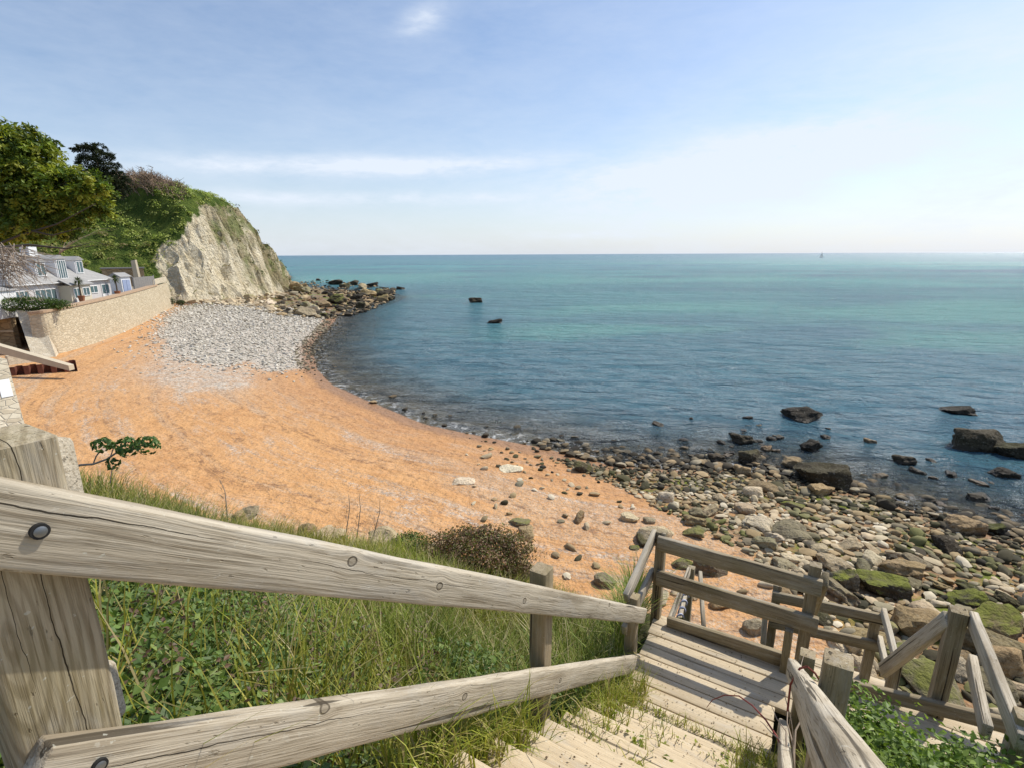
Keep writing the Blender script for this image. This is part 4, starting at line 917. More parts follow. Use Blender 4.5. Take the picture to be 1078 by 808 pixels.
# ------------------------------------------------------------------ bank vegetation
def bank_pts(n, az0, az1, r0, r1, dens_pow=1.0):
    th = np.radians(RNG.uniform(az0, az1, n)); rr = r0 + (r1 - r0) * RNG.uniform(0, 1, n) ** dens_pow
    return np.stack([rr * np.sin(th), rr * np.cos(th)], 1)
def off_steps(Pq, pad=.06):
    s, t = Pq @ U[:2], Pq @ T[:2]
    on = (t > -1.06 - pad) & (t < .26 + pad) & (s < 4.45); on |= (t > .1) & (t < 1.7) & (s > 3.62) & (s < 6.8); on |= (t > -1.0) & (t < 1.7) & (s > 4.2) & (s < 6.7)
    return ~on & ((np.hypot(Pq[:, 0], Pq[:, 1]) > .9))
GREENS = [(.25, .30, .042), (.31, .345, .05), (.18, .24, .034), (.38, .385, .075), (.29, .31, .047), (.35, .325, .085)]
STRAW = [(.42, .35, .16), (.50, .43, .24), (.33, .30, .11)]
parts = []
Pq = bank_pts(105000, -50, 16, 1.0, 11.2, .75); Pq = Pq[off_steps(Pq)]
den = vnoise(Pq, .8, 61, 2); gmask = np.clip((Pq[:, 0] / np.maximum(Pq[:, 1], .5) + .70) * 2.0, .20, 1)         # fewer blades among the nettles at the left
far_ = np.hypot(Pq[:, 0], Pq[:, 1]); gmask = np.maximum(gmask, np.clip((far_ - 4.6) / 1.2, 0, 1)); kp = (den > -.55) & (RNG.uniform(0, 1, len(Pq)) < gmask); Pq = Pq[kp]; den = den[kp]
z_ = gzs(Pq); kp = (z_ > 3.6); Pq, z_, den = Pq[kp], z_[kp], den[kp]
n = len(Pq); dry = RNG.uniform(0, 1, n) < .17 + .15 * (vnoise(Pq, 1.3, 62, 2) > .25)
gt = np.clip(.95 + .45 * vnoise(Pq, 1.6, 64, 3), .55, 1.4)[:, None] * np.array([1, 1, 1.]) ; gt[:, 0] *= 1 + .25 * vnoise(Pq, 2.3, 65, 2)
cols = np.where(dry[:, None], pick(n, STRAW), pick(n, GREENS) * gt * .95); ln = RNG.uniform(.22, .60, n) * (1 + .5 * den); ln *= np.clip(1.15 - .0 * n, .5, 1.2)
parts.append(blades(np.column_stack([Pq, z_ - .02]), ln, RNG.uniform(.0028, .0055, n) * (1 + np.hypot(*Pq.T) * .09), RNG.uniform(.15, .85, n), cols))
# tall seeding stalks
Pq = bank_pts(1500, -48, 14, 2.2, 11, .8); Pq = Pq[off_steps(Pq)]; z_ = gzs(Pq); Pq, z_ = Pq[z_ > 4], z_[z_ > 4]; n = len(Pq)
parts.append(blades(np.column_stack([Pq, z_]), RNG.uniform(.5, .95, n), RNG.uniform(.002, .0035, n) * (1 + np.hypot(*Pq.T) * .07), RNG.uniform(.1, .9, n), pick(n, STRAW)))
V, Fq, C = join(parts)
tag(link('grass', mesh('grass', V, Fq, cols=C), M_grassm), 'long green and straw coloured grass on the bank left of the steps', 'grass', kind='stuff')
# grass growing through and beside the steps
parts = []
for (s0, s1, t0, t1, n, l0, l1) in ((2.5, 3.45, -1.03, -.80, 800, .08, .30), (2.0, 3.2, -.98, -.45, 260, .04, .14), (3.05, 3.14, -.9, .05, 420, .03, .10), (2.35, 3.1, -.12, .12, 600, .06, .22), (1.9, 2.6, -.98, -.7, 350, .06, .2), (.9, 1.75, -1.12, -.86, 900, .12, .34), (2.6, 2.66, -.9, .0, 120, .02, .07), (3.1, 3.4, .28, .6, 300, .1, .25)):
    s_ = RNG.uniform(s0, s1, n); t_ = RNG.uniform(t0, t1, n); zz = np.where(s_ > 3.10, -3.36, -3.36 + .176 * np.ceil((3.10 - s_) / .24)); Pq = s_[:, None] * U + t_[:, None] * T; Pq[:, 2] = H + zz - .012
    parts.append(blades(Pq, RNG.uniform(l0, l1, n), RNG.uniform(.002, .004, n), RNG.uniform(.3, 1.0, n), pick(n, GREENS + STRAW[:1])))
for _ in range(46):
    s0 = random.uniform(1.7, 3.2); t0 = random.choice((random.uniform(-.92, -.55), random.uniform(-.9, .06), random.uniform(-.2, .06))); zz = -3.36 if s0 > 3.1 else -3.36 + .176 * math.ceil((3.10 - s0) / .24)
    n = random.randrange(5, 16); v = rot_rand(n, 1.2); c0_ = U * s0 + T * t0 + np.array([0, 0, H + zz + .012]); pos = c0_ + v * RNG.uniform(.005, .05, (n, 1)) * np.array([1, 1, .5]); nr = v * .5 + np.array([0, 0, .8]); nr /= np.linalg.norm(nr, axis=1)[:, None]
    parts.append(leaf_cloud(pos, nr, RNG.uniform(.018, .045, n), pick(n, GREENS[:3] + STRAW[:1]) * .8, .5))
n = 900; s0 = RNG.uniform(1.5, 4.2, n); t0 = RNG.uniform(-.93, .07, n); zz = np.where(s0 > 3.1, -3.355, -3.352 + .176 * np.ceil((3.10 - s0) / .24)); pos = s0[:, None] * U + t0[:, None] * T; pos[:, 2] = H + zz; nr = RNG.normal(0, .25, (n, 3)) + np.array([0, 0, 1]); nr /= np.linalg.norm(nr, axis=1)[:, None]
parts.append(leaf_cloud(pos, nr, RNG.uniform(.006, .018, n), pick(n, [(.20, .13, .07), (.30, .22, .12), (.12, .08, .05), (.55, .48, .36)]), .6))
V, Fq, C = join(parts)
tag(link('step_grass', mesh('step_grass', V, Fq, cols=C), M_grassm), 'tufts of grass, small weeds and dry litter along the steps', 'grass', kind='stuff')
# leafy undergrowth: stems with tiers of leaves
def undergrowth(Pq, h0, h1, lf0, lf1, palette, per=12, spread=.11, droop=.75):
    z_ = gzs(Pq); n = len(Pq); h = RNG.uniform(h0, h1, n); f = np.tile(np.linspace(.25, 1.0, per), n); i = np.repeat(np.arange(n), per)
    a = RNG.uniform(0, 6.28, len(i)); rad_ = spread * RNG.uniform(.3, 1.1, len(i)) * (1.25 - f * .6)
    pos = np.column_stack([Pq[i] + np.stack([np.cos(a), np.sin(a)], 1) * rad_[:, None], z_[i] + h[i] * f + RNG.normal(0, .012, len(i))])
    nr = np.stack([np.cos(a) * droop, np.sin(a) * droop, np.ones(len(i))], 1) + RNG.normal(0, .45, (len(i), 3)); nr /= np.linalg.norm(nr, axis=1)[:, None]
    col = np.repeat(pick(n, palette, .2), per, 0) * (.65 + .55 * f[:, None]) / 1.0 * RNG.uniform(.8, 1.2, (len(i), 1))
    return leaf_cloud(pos, nr, RNG.uniform(lf0, lf1, len(i)), col, .62)
NET = [(.095, .155, .034), (.12, .185, .042), (.07, .12, .03), (.16, .21, .055)]
Pq = bank_pts(9500, -58, -8, 1.3, 5.2, .9); Pq = Pq[off_steps(Pq)]; pr = np.clip(1.1 + (-np.degrees(np.arctan2(Pq[:, 0], Pq[:, 1])) - 31) / 14, .05, 1); Pq = Pq[RNG.uniform(0, 1, len(Pq)) < pr]
Pq2 = bank_pts(900, -12, 14, 2.0, 3.3, .9); s_, t_ = Pq2 @ U[:2], Pq2 @ T[:2]; Pq2 = Pq2[(t_ < -1.12) & (t_ > -2.1)]
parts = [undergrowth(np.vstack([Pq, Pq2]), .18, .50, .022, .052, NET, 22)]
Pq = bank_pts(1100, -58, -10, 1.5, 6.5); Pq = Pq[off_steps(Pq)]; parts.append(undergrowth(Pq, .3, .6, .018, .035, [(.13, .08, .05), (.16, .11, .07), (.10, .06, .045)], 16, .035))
V, Fq, C = join(parts)
tag(link('nettles', mesh('nettles', V, Fq, cols=C), M_leaf), 'dark leafy nettles with brown seed heads covering the bank at the left', 'nettles', kind='stuff')
# right hand undergrowth
s_, t_ = RNG.uniform(.9, 3.38, 1900), RNG.uniform(.30, 2.7, 1900); Pq = (s_[:, None] * U + t_[:, None] * T)[:, :2]
zg = gzs(Pq)
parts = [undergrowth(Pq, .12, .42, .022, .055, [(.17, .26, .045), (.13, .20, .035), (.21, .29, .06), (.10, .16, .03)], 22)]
V, Fq, C = join(parts)
tag(link('bramble_cover', mesh('bramble_cover', V, Fq, cols=C), M_leaf), 'bright green leafy undergrowth on the right of the handrail', 'undergrowth', kind='stuff')
# fern
fern = thing('fern', W(2.9, .95, -3.1), 'bright green fern among the undergrowth in the bottom right corner', 'fern')
parts = []; c0 = W(2.95, .95, -3.02)
for a_ in np.linspace(-2.4, 2.2, 9):
    d = np.array([math.cos(a_), math.sin(a_), 0]); pos, nr, sz = [], [], []
    for q in np.linspace(.1, 1, 16):
        c = c0 + d * .42 * q + np.array([0, 0, .28 * q - .30 * q * q])
        for sg in (-1, 1): pos.append(c + np.array([-d[1], d[0], 0]) * sg * .004); nr.append((d[1] * sg * 1.0 * 0, 0, 1)); sz.append(sg * .085 * (1.05 - q))
    pos, nr, sz = np.array(pos), np.array(nr, float), np.array(sz); side_ = np.array([-d[1], d[0], 0.]); dirv = (side_[None] * np.sign(sz)[:, None] + d[None] * .5); dirv /= np.linalg.norm(dirv, axis=1)[:, None]; L = np.abs(sz)[:, None]
    bv = np.cross(nr, dirv); Vv = np.stack([pos, pos + dirv * L * .5 + bv * L * .16, pos + dirv * L - np.array([0, 0, .1]) * L, pos + dirv * L * .5 - bv * L * .16], 1).reshape(-1, 3); i = np.arange(len(pos)) * 4
    parts.append((Vv, np.stack([i, i + 1, i + 2, i + 3], 1), np.repeat(pick(len(pos), [(.12, .20, .03), (.15, .23, .04)], .15), 4, 0)))
V, Fq, C = join(parts); link('fronds', mesh('fronds', V - np.array(fern.location), Fq, cols=C), M_leaf, fern, fern.location)

def twiggy(name, root, tips, r0, label, cat, mat, group=None, sag=.0, leaves=None):
    mb = MB(); root = Vector([float(c) for c in root])
    for tp_ in tips:
        tp_ = Vector([float(c) for c in tp_]); pts_ = []; o = random.uniform(0, 90)
        for i in range(9):
            t_ = i / 8; p = root.lerp(tp_, t_); L = (tp_ - root).length
            pts_.append(p + Vector((mnoise.noise((o, t_ * 3, 0)), mnoise.noise((o, t_ * 3, 5)), mnoise.noise((o, t_ * 3, 9)))) * L * .07 * math.sin(t_ * 3.14) + Vector((0, 0, 1)) * sag * L * math.sin(t_ * 3.14))
        mb.tube(pts_, [r0 * (1 - .75 * i / 8) for i in range(9)], 5)
    return tag(mb.build(name, mat, None, True), label, cat, group)
# red bramble stem arching across the landing, with dead stems by the rail post
M_red = plain('red_stem', (.22, .05, .04), .6, .3, 30)
b0 = W(2.95, .08, -3.25); mb = MB(); pts_ = []
for px, py, s_ in ((830, 800, 2.7), (818, 775, 2.9), (806, 757, 3.0), (792, 742, 3.1), (778, 732, 3.15), (763, 731, 3.2), (750, 736, 3.2), (744, 744, 3.2)): pts_.append(at_s(px, py, s_))
mb.tube(pts_, [.006, .006, .0055, .005, .0045, .004, .003, .002], 6)
tag(mb.build('bramble', M_red, None, True), 'thin red bramble stem arching over the landing boards', 'bramble')
for i, (rt_, tips) in enumerate((((836, 812, 2.5), ((846, 690, 3.2), (824, 725, 2.9), (812, 742, 2.8), (800, 758, 2.8), (830, 745, 2.6))), )):
    twiggy('dead_bramble', at_s(*rt_), [at_s(*q) for q in tips], .006, 'tangle of dry brown bramble stems beside the right handrail', 'bramble', M_twig, sag=.08)
# loop of stem round the handrail
mb = MB(); pts_ = [at_s(*q) for q in ((829, 748, 2.30), (832, 720, 2.35), (842, 703, 2.33), (850, 701, 2.30), (858, 708, 2.36), (863, 716, 2.5))]; mb.tube(pts_, .005, 5)
tag(mb.build('bramble', M_red, None, True), 'dark stem looped over the top of the right handrail', 'bramble')
# leafy stem with clusters, standing up from the bank in front of the sand
sp = thing('leafy_sprig', at_d(80, 492, 4.2), 'leaning woody stem carrying clusters of dark green leaves in front of the sand', 'shrub')
mb = MB(); D_ = 4.6
main = [at_d(px, py, D_) for px, py in ((70, 496), (84, 489), (98, 488), (112, 483), (121, 477), (127, 473), (140, 470), (152, 468))]; mb.tube(main, [.012, .011, .010, .009, .008, .007, .005, .003], 6)
mb.tube([at_d(98, 488, D_), at_d(101, 480, D_), at_d(107, 472, D_)], .006, 5); mb.tube([at_d(116, 481, D_), at_d(119, 472, D_), at_d(123, 468, D_)], .005, 5); mb.tube([at_d(116, 508, D_), at_d(117, 498, D_), at_d(119, 490, D_)], .004, 5)
o = mb.build('stem', M_twig, None, True); o.parent = sp; o.location = -sp.location
pos, nr = [], []
for (px, py, sx_, sz_, n) in ((108, 468, .080, .055, 90), (134, 470, .090, .080, 130), (155, 468, .095, .075, 130), (119, 488, .045, .05, 40)):
    c = at_d(px, py, D_); v = rot_rand(n, .3); pos.append(c + v * np.array([sx_, sx_ * .8, sz_])); nr.append(v)
pos, nr = np.vstack(pos), np.vstack(nr); V, Fq, C = leaf_cloud(pos, nr, RNG.uniform(.03, .065, len(pos)), pick(len(pos), [(.07, .14, .03), (.10, .18, .045), (.06, .12, .03), (.15, .22, .06)]), .6)
o = link('leaves', mesh('leaves', V, Fq, cols=C), M_leaf); o.parent = sp; o.location = -sp.location
# dead stems at the crest
for i, (bx, by, tx, ty, lb) in enumerate(((362, 575, 367, 520, 'left of three dry upright stems at the foot of the bank'), (374, 578, 378, 520, 'middle one of three dry upright stems, the tallest'), (389, 578, 400, 525, 'right of three dry upright stems, leaning right'),
                                          (240, 552, 232, 505, 'single thin curved dead stem rising above the grass by the pale stones'))):
    d_ = 10.6 if i < 3 else 9.4; mb = MB(); a_, b_ = Vector(at_d(bx, by, d_)), Vector(at_d(tx, ty, d_)); mb.tube([a_, a_.lerp(b_, .4) + Vector((.03, 0, 0)), a_.lerp(b_, .75) + Vector((.05, 0, 0)), b_], [.013, .011, .008, .004], 5)
    for q in range(7):
        c = a_.lerp(b_, random.uniform(.35, .95)); mb.tube([c, c + Vector((random.uniform(-.1, .1), random.uniform(-.05, .05), random.uniform(.04, .12)))], [.005, .002], 4)
    tag(mb.build('dried_weed', M_twig, None, True), lb, 'dead stem', 'dead stems at the bank edge')
def shrub(name, c, radii, n, size, pal, label, cat, woody=8, group=None, up=.3, inner=.55):
    c = np.array(c, float); t_ = thing(name, c - np.array([0, 0, radii[2]]), label, cat, group)
    v = rot_rand(n, up); rad_ = RNG.uniform(inner, 1.05, n) * (1 + .28 * vnoise(np.stack([np.arctan2(v[:, 1], v[:, 0]) * 2, v[:, 2] * 3], 1), .7, random.randint(1, 99), 3)); pos = c + v * np.array(radii) * rad_[:, None]
    nr = v * .7 + RNG.normal(0, .5, (n, 3)); nr /= np.linalg.norm(nr, axis=1)[:, None]
    cl_ = pick(n, pal, .2) * (.8 + .35 * (vnoise(pos[:, :2] * 1.0 + pos[:, 2:3] * .7, max(radii) * .35, 71, 2))[:, None])
    V, Fq, C = leaf_cloud(pos, nr, RNG.uniform(.7, 1.3, n) * size, np.clip(cl_, 0, 1), .6); o = link('foliage', mesh('foliage', V, Fq, cols=C), M_leaf); o.parent = t_; o.location = -t_.location
    mb = MB(); b0 = c - np.array([0, 0, radii[2]])
    for _ in range(woody):
        d = rot_rand(1, .8)[0]; mb.tube([b0, b0 * .5 + (c + d * np.array(radii) * .5) * .5, c + d * np.array(radii) * .9], [.03 * max(radii), .02 * max(radii), .006 * max(radii)], 5)
    o = mb.build('branches', M_bark, None, True); o.parent = t_; o.location = -t_.location
    return t_
p = at_d(503, 583, 11.0); shrub('heath_bush', p, (1.25, .85, .5), 13000, .055, [(.17, .18, .045), (.26, .15, .09), (.32, .20, .13), (.28, .18, .10), (.20, .21, .05)], 'round reddish brown and green bush at the edge of the sand below the rail', 'bush', 14)
p = at_d(432, 572, 11.2); shrub('low_bush', p, (.45, .35, .22), 1500, .05, [(.16, .23, .045), (.11, .17, .03)], 'low green plant among the stones left of the reddish bush', 'bush', 5)
# rocks in the bank edge
BG = 'stones along the foot of the bank'
for (px, py, w_, h_, col, lb, d_) in ((345, 566, 40, 20, PALE[3], 'cream stone at the bank foot beside the dry stems', 11.2), (325, 560, 22, 16, TAN[1], 'brown stone left of the cream stone at the bank foot', 11.4), (447, 585, 44, 26, PALE[1], 'pale stone half under the reddish bush', 11.2), (405, 568, 40, 16, PALE[3], 'flat tan stone behind the dry stems', 11.6),
                                      (545, 598, 30, 26, TAN[2], 'tan stone right of the reddish bush', 11.2), (520, 612, 36, 20, PALE[4], 'light stone below the reddish bush', 10.8), (260, 540, 26, 9, GREY[0], 'dark flat stone by the pale shingle above the bank', 12.0), (252, 545, 20, 14, TAN[1], 'brown stone beside the dark flat stone at the bank', 11.4), (485, 610, 26, 16, PALE[0], 'cream stone nearest the rail below the bush', 10.6), (610, 640, 34, 18, GREY[1], 'grey stone behind the second railing post', 10.2), (590, 634, 24, 14, TAN[0], 'small brown stone beside the second railing post', 10.4)):
    p = at_d(px, py, d_); w2 = w_ * d_ / F / 2; h2 = h_ * d_ / F / 2
    o = rock(p[0], p[1], w2 * 1.1, w2, h2 * 1.15, col, .05, lb, BG, True, z=p[2] - h2 * .5, sink=.25, tilt=.1)

# ------------------------------------------------------------------ sea wall, terrace, house
def stone_mat(name, c1, c2, mortar, scale=(1.2, 1.2, 2.4), bumpd=.06):
    m = N(name); v = m.coord('World', scale); ce = m.new('ShaderNodeTexVoronoi', feature='F1'); m.set(ce.inputs['Vector'], v); ce.inputs['Scale'].default_value = 1.6
    ed = m.new('ShaderNodeTexVoronoi', feature='DISTANCE_TO_EDGE'); m.set(ed.inputs['Vector'], v); ed.inputs['Scale'].default_value = 1.6
    n = m.noise(m.coord('World'), 2.5, 5, .65); sp_ = m.new('ShaderNodeSeparateColor'); m.set(sp_.inputs[0], ce.outputs['Color'])
    c = m.mix(sp_.outputs[0], c1, c2); c = m.mix(m.math('MULTIPLY', m.step(n, .45, .7), .4), c, tuple(q * .6 for q in c1)); e = m.step(ed.outputs['Distance'], .0, .08); c = m.mix(e, mortar, c)
    return m.done(m.bsdf(c, .92, m.bump(m.math('ADD', e, m.math('MULTIPLY', n, .5)), .7, bumpd), .15))
M_stone = stone_mat('sea_wall_stone', (.46, .38, .26), (.60, .515, .375), (.51, .435, .31))
M_stone2 = stone_mat('pale_wall_stone', (.52, .44, .32), (.66, .59, .46), (.58, .51, .40), (2.0, 2.0, 4.5), .03)
M_coping = plain('coping_stone', (.42, .30, .20), .85, .25, 2, .02)
M_brownwall = stone_mat('brown_wall_stone', (.32, .235, .14), (.40, .30, .18), (.24, .18, .11), (.5, .5, 1.4))
M_conc = plain('pale_concrete', (.50, .43, .32), .85, .2, 1.5, .02)
M_rust = plain('rusty_steel', (.13, .045, .028), .8, .45, 3, .02)
M_white = plain('white_paint', (.74, .74, .74), .5, .05, 2)
M_lilac = plain('pale_render', (.54, .515, .51), .7, .08, 2)
M_cream = plain('cream_render', (.60, .54, .42), .75, .1, 2)
m = N('slate_roof'); v = m.coord('Object', (1, 1, 1)); n = m.noise(v, 1.4, 5, .6); wv = m.new('ShaderNodeTexWave', wave_type='BANDS', bands_direction='Z'); m.set(wv.inputs['Vector'], v); wv.inputs['Scale'].default_value = 1.6; wv.inputs['Distortion'].default_value = .3
c = m.mix(n, (.26, .255, .25), (.40, .39, .375)); c = m.mix(m.math('MULTIPLY', m.step(wv.outputs['Fac'], .75, .95), .4), c, (.15, .15, .15)); M_slate = m.done(m.bsdf(c, .7, m.bump(wv.outputs['Fac'], .4, .03), .3))
m = N('window_glass'); M_glass = m.done(m.bsdf(m.mix(m.noise(m.coord('Object'), .8, 2), (.05, .09, .10), (.12, .17, .18)), .08, None, .6))
M_terra = plain('terracotta', (.30, .12, .06), .8, .2, 6)
M_greywood = plain('grey_boards', (.22, .21, .20), .85, .25, 5)

wall_top = [(H + slope_of(px, py)[1] * math.hypot(*q)) for (px, py), q in zip(((30, 336), (47, 334), (72, 328), (100, 320), (125, 313), (150, 306), (165, 300), (178, 296)), WALLB)]
print('wall tops', [round(q, 2) for q in wall_top])
wt = np.interp(np.linspace(0, 7, 43), range(8), np.linspace(6.45, 7.15, 8)); WP = np.stack([np.interp(np.linspace(0, 7, 43), range(8), WALLB[:, i]) for i in (0, 1)], 1)
for _ in range(5): WP[1:-1] = (WP[:-2] + WP[1:-1] * 2 + WP[2:]) / 4
tan_ = np.gradient(WP, axis=0); tan_ /= np.linalg.norm(tan_, axis=1)[:, None]; nor = np.stack([tan_[:, 1], -tan_[:, 0]], 1)     # towards the sea
def ribbon(prof, pathP, norP, tops, name, mat, parent):
    """prof: list of (outward offset, height rel. to top or absolute tuple)"""
    vs, k = [], len(prof)
    for p, n, tz in zip(pathP, norP, tops):
        for (o_, z_, rel) in prof: vs.append((p[0] + n[0] * o_, p[1] + n[1] * o_, tz + z_ if rel else z_))
    fs = [(i * k + j, i * k + (j + 1) % k, (i + 1) * k + (j + 1) % k, (i + 1) * k + j) for i in range(len(pathP) - 1) for j in range(k)]
    fs += [tuple(range(k - 1, -1, -1)), tuple((len(pathP) - 1) * k + j for j in range(k))]
    mb = MB(); mb.add(vs, fs); mb.v = [tuple(Vector(v) - parent.location) for v in mb.v]; o = mb.build(name, mat, None); o.parent = parent; return o
sw = thing('sea_wall', (*WALLB[3], 1.8), 'long curved stone sea wall below the house', 'wall')
ribbon([(.55, .8, False), (0, -.25, True), (-.7, -.25, True), (-.7, .8, False)], WP, nor, wt, 'wall_face', M_stone, sw)
ribbon([(.12, -.25 + .003, True), (.12, .0, True), (-.75, .0, True), (-.75, -.25 + .003, True)], WP[:38], nor[:38], wt[:38], 'coping', M_coping, sw)
mbp = MB(); WPf, wtf = WP[34:], wt[34:]
pf = ribbon([(-.1, .0, True), (-.1, .9, True), (-.5, .9, True), (-.5, .0, True)], WP[36:], nor[36:], wt[36:], 'parapet', M_stone2, sw)
mb = MB(); tp_ = [tuple(p_ - n_ * .72) for p_, n_ in zip(WP, nor)] + [(-92, 108), (-150, 112), (-150, 24), (-80, 57), (-53.5, 57)]; k_ = len(tp_)
mb.add([(*p_, 6.38) for p_ in tp_] + [(*p_, 5.2) for p_ in tp_], [tuple(range(k_)), tuple(range(2 * k_ - 1, k_ - 1, -1))] + [((i + 1) % k_, i, k_ + i, k_ + (i + 1) % k_) for i in range(k_)])
tag(mb.build('terrace_ground', plain('terrace_paving', (.30, .26, .20), .9, .3, 2)), 'paved terrace behind the sea wall', 'terrace', kind='structure')
# near buttress wall that meets the sea wall, and the brown wall beyond
rw = thing('buttress_wall', at_z(36, 374, 1.8), 'short pale battered stone wall at the near end of the sea wall', 'wall')
a0, a1 = at_z(53, 375, 1.8), at_z(18, 372, 1.8)
def quad_prism(name, p0, p1, z0, z1, th_, mat, parent, batter=.0):
    """upright wall from p0 to p1"""
    p0, p1 = np.array(p0[:2]), np.array(p1[:2]); d = (p1 - p0) / np.linalg.norm(p1 - p0); n = np.array([-d[1], d[0]])
    if n @ p0 > 0: n = -n                                   # towards the viewer's side
    z1a, z1b = z1 if isinstance(z1, tuple) else (z1, z1); z0a, z0b = z0 if isinstance(z0, tuple) else (z0, z0)
    vs = []
    for p, zb, zt in ((p0, z0a, z1a), (p1, z0b, z1b)):
        for o_, z_ in ((batter, zb), (0, zt), (-th_, zt), (-th_, zb)): vs.append((*(p + n * o_), z_))
    mb = MB(); mb.add(vs, [(0, 4, 5, 1), (1, 5, 6, 2), (2, 6, 7, 3), (3, 7, 4, 0), (0, 1, 2, 3), (4, 7, 6, 5)])
    if parent: mb.v = [tuple(Vector(v) - parent.location) for v in mb.v]
    o = mb.build(name, mat, None)
    if parent: o.parent = parent
    return o
def on_bearing(px, py, r): a_ = R(slope_of(px, py)[0]); return np.array([math.sin(a_) * r, math.cos(a_) * r, H + slope_of(px, py)[1] * r])
bt = [on_bearing(17, 327, 76), on_bearing(42, 328, 75), on_ground(60, 377), on_ground(35, 378)]; bt[2][2] -= .5; bt[3][2] -= .5
bk_ = np.array([-.55, .83, 0]) * 1.6; mb = MB(); mb.add([tuple(v) for v in bt] + [tuple(v + bk_) for v in bt], [(0, 3, 2, 1), (4, 5, 6, 7), (0, 1, 5, 4), (1, 2, 6, 5), (2, 3, 7, 6), (3, 0, 4, 7)])
mb.v = [tuple(Vector(v) - rw.location) for v in mb.v]; o = mb.build('wall_face', M_stone2, None); o.parent = rw
b0, b1 = at_z(19, 371, 1.8), at_z(-40, 371, 1.8)
bwl = thing('terrace_wall', b0, 'dark brown stone wall with a pale course across it, left of the buttress', 'wall'); quad_prism('wall_face', b0, b1, .8, 6.55, .6, M_brownwall, bwl); quad_prism('course', b0 * [.997, .997, 1], b1 * [.997, .997, 1], 4.05, 4.25, .1, M_conc, bwl)
# sloping concrete slipway wall
sl0, sl1 = at_d(-12, 361, 44), at_d(72, 385, 44.5)
quad_t = quad_prism('slipway_wall', sl0, sl1, (sl0[2] - .75, sl1[2] - .45), (sl0[2], sl1[2]), .55, M_conc, None); tag(quad_t, 'pale concrete slipway edge sloping down onto the sand', 'slipway')
lw = quad_prism('low_wall', at_z(10, 386, 1.9), at_z(36, 382, 1.9), 1.0, 2.9, .4, M_stone2, None); tag(lw, 'low rough pale stone wall under the slipway edge', 'wall')
# rusty sheet piling
mb = MB(); q0, q1 = on_ground(12, 396), on_ground(82, 391); d = (q1 - q0); L = np.linalg.norm(d[:2]); d = d / np.linalg.norm(d); nn = np.array([d[1], -d[0], 0]); pr = []
for i in range(41):
    ph = (i % 8) / 8; o_ = .28 if ph < .375 else (.28 - .56 * (ph - .375) / .125 if ph < .5 else (-.28 if ph < .875 else -.28 + .56 * (ph - .875) / .125)); pr.append(q0 + d * L * i / 40 + nn * o_)
for i in range(40):
    a_, b_ = pr[i], pr[i + 1]; z1 = max(q0[2], q1[2]) + .75
    mb.add([(*a_[:2], 1.0), (*b_[:2], 1.0), (*b_[:2], z1), (*a_[:2], z1), (*(a_[:2] - nn[:2] * .06), 1.0), (*(b_[:2] - nn[:2] * .06), 1.0), (*(b_[:2] - nn[:2] * .06), z1), (*(a_[:2] - nn[:2] * .06), z1)], [(0, 1, 2, 3), (7, 6, 5, 4), (3, 2, 6, 7)])
tag(mb.build('sheet_piling', M_rust), 'rusty corrugated sheet piling half buried in the sand', 'piling')
# near pale masonry wall with white notice
pw = thing('masonry_wall', at_d(8, 440, 17.5), 'pale coursed masonry wall end with a white notice at the left edge', 'wall')
c_top, c_bot = at_d(7, 378, 17.5), at_d(26, 446, 17.2)
k_ = (c_top[2] - 2.0) / (c_top[2] - c_bot[2]); foot_ = c_top + (c_bot - c_top) * k_
left = np.array([-.50, -.88, 0]); mb = MB(); fwd = np.array([-.88, .50, 0]) * 1.0
vs = [c_top, c_top + left * 5, foot_ + left * 6, foot_]; vs = vs + [v + fwd for v in vs]; mb.add(vs, [(0, 1, 2, 3), (7, 6, 5, 4), (0, 4, 5, 1), (3, 2, 6, 7), (0, 3, 7, 4), (1, 5, 6, 2)]); mb.v = [tuple(Vector(v) - pw.location) for v in mb.v]
o = mb.build('wall_face', M_stone2, None); o.parent = pw
c_ = (c_top + (c_bot - c_top) * .30) + left * .22; mb = MB(); e = left / np.linalg.norm(left); nrm_ = np.array([.87, -.49, 0]); dn = (c_bot - c_top) / np.linalg.norm(c_bot - c_top)
vs = [c_ - e * .14, c_ + e * .16, c_ + e * .16 + dn * .60, c_ - e * .14 + dn * .60]; vs = [v + nrm_ * .03 for v in vs] + [v - nrm_ * .02 for v in vs]; mb.add(vs, [(0, 1, 2, 3), (7, 6, 5, 4), (0, 4, 5, 1), (3, 2, 6, 7), (0, 3, 7, 4), (1, 5, 6, 2)])
tag(mb.build('notice', M_white), 'blank white rectangular notice fixed to the masonry wall', 'notice')

# house, in its own axes: X along the front (left to right), Y into the hill, Z up
def along_(px, r): a_ = R(slope_of(px, 315)[0]); return np.array([math.sin(a_) * r, math.cos(a_) * r, 0])
RH = lambda px: np.interp(px, [14, 119], [79, 93])
HB0, HB1 = along_(14, 79), along_(119, 93); HZ = 6.385
hx_ax = (HB1 - HB0); HL = float(np.linalg.norm(hx_ax[:2])); ang_h = math.atan2(hx_ax[1], hx_ax[0])
def zp(px, py, back=0.): return H + slope_of(px, py)[1] * (RH(px) + back) - HZ
house = thing('cottage', (HB0[0], HB0[1], HZ), 'white and lilac cottage with a grey slate roof and dormers above the sea wall', 'house'); house.rotation_euler.z = ang_h
def hp(name, mat, fn, parent=house):
    mb = MB(); fn(mb); me = mesh(name, mb.v, mb.f); me.materials.append(mat); o = bpy.data.objects.new(name, me); COL.objects.link(o); o.parent = parent; return o
ez = zp(118, 294); S = ez / 2.75; rz_ = zp(64, 266, 4); dp = 7.0 * S
hp('wall', M_lilac, lambda b: b.rng(0, HL, 0, dp, -.8, ez))
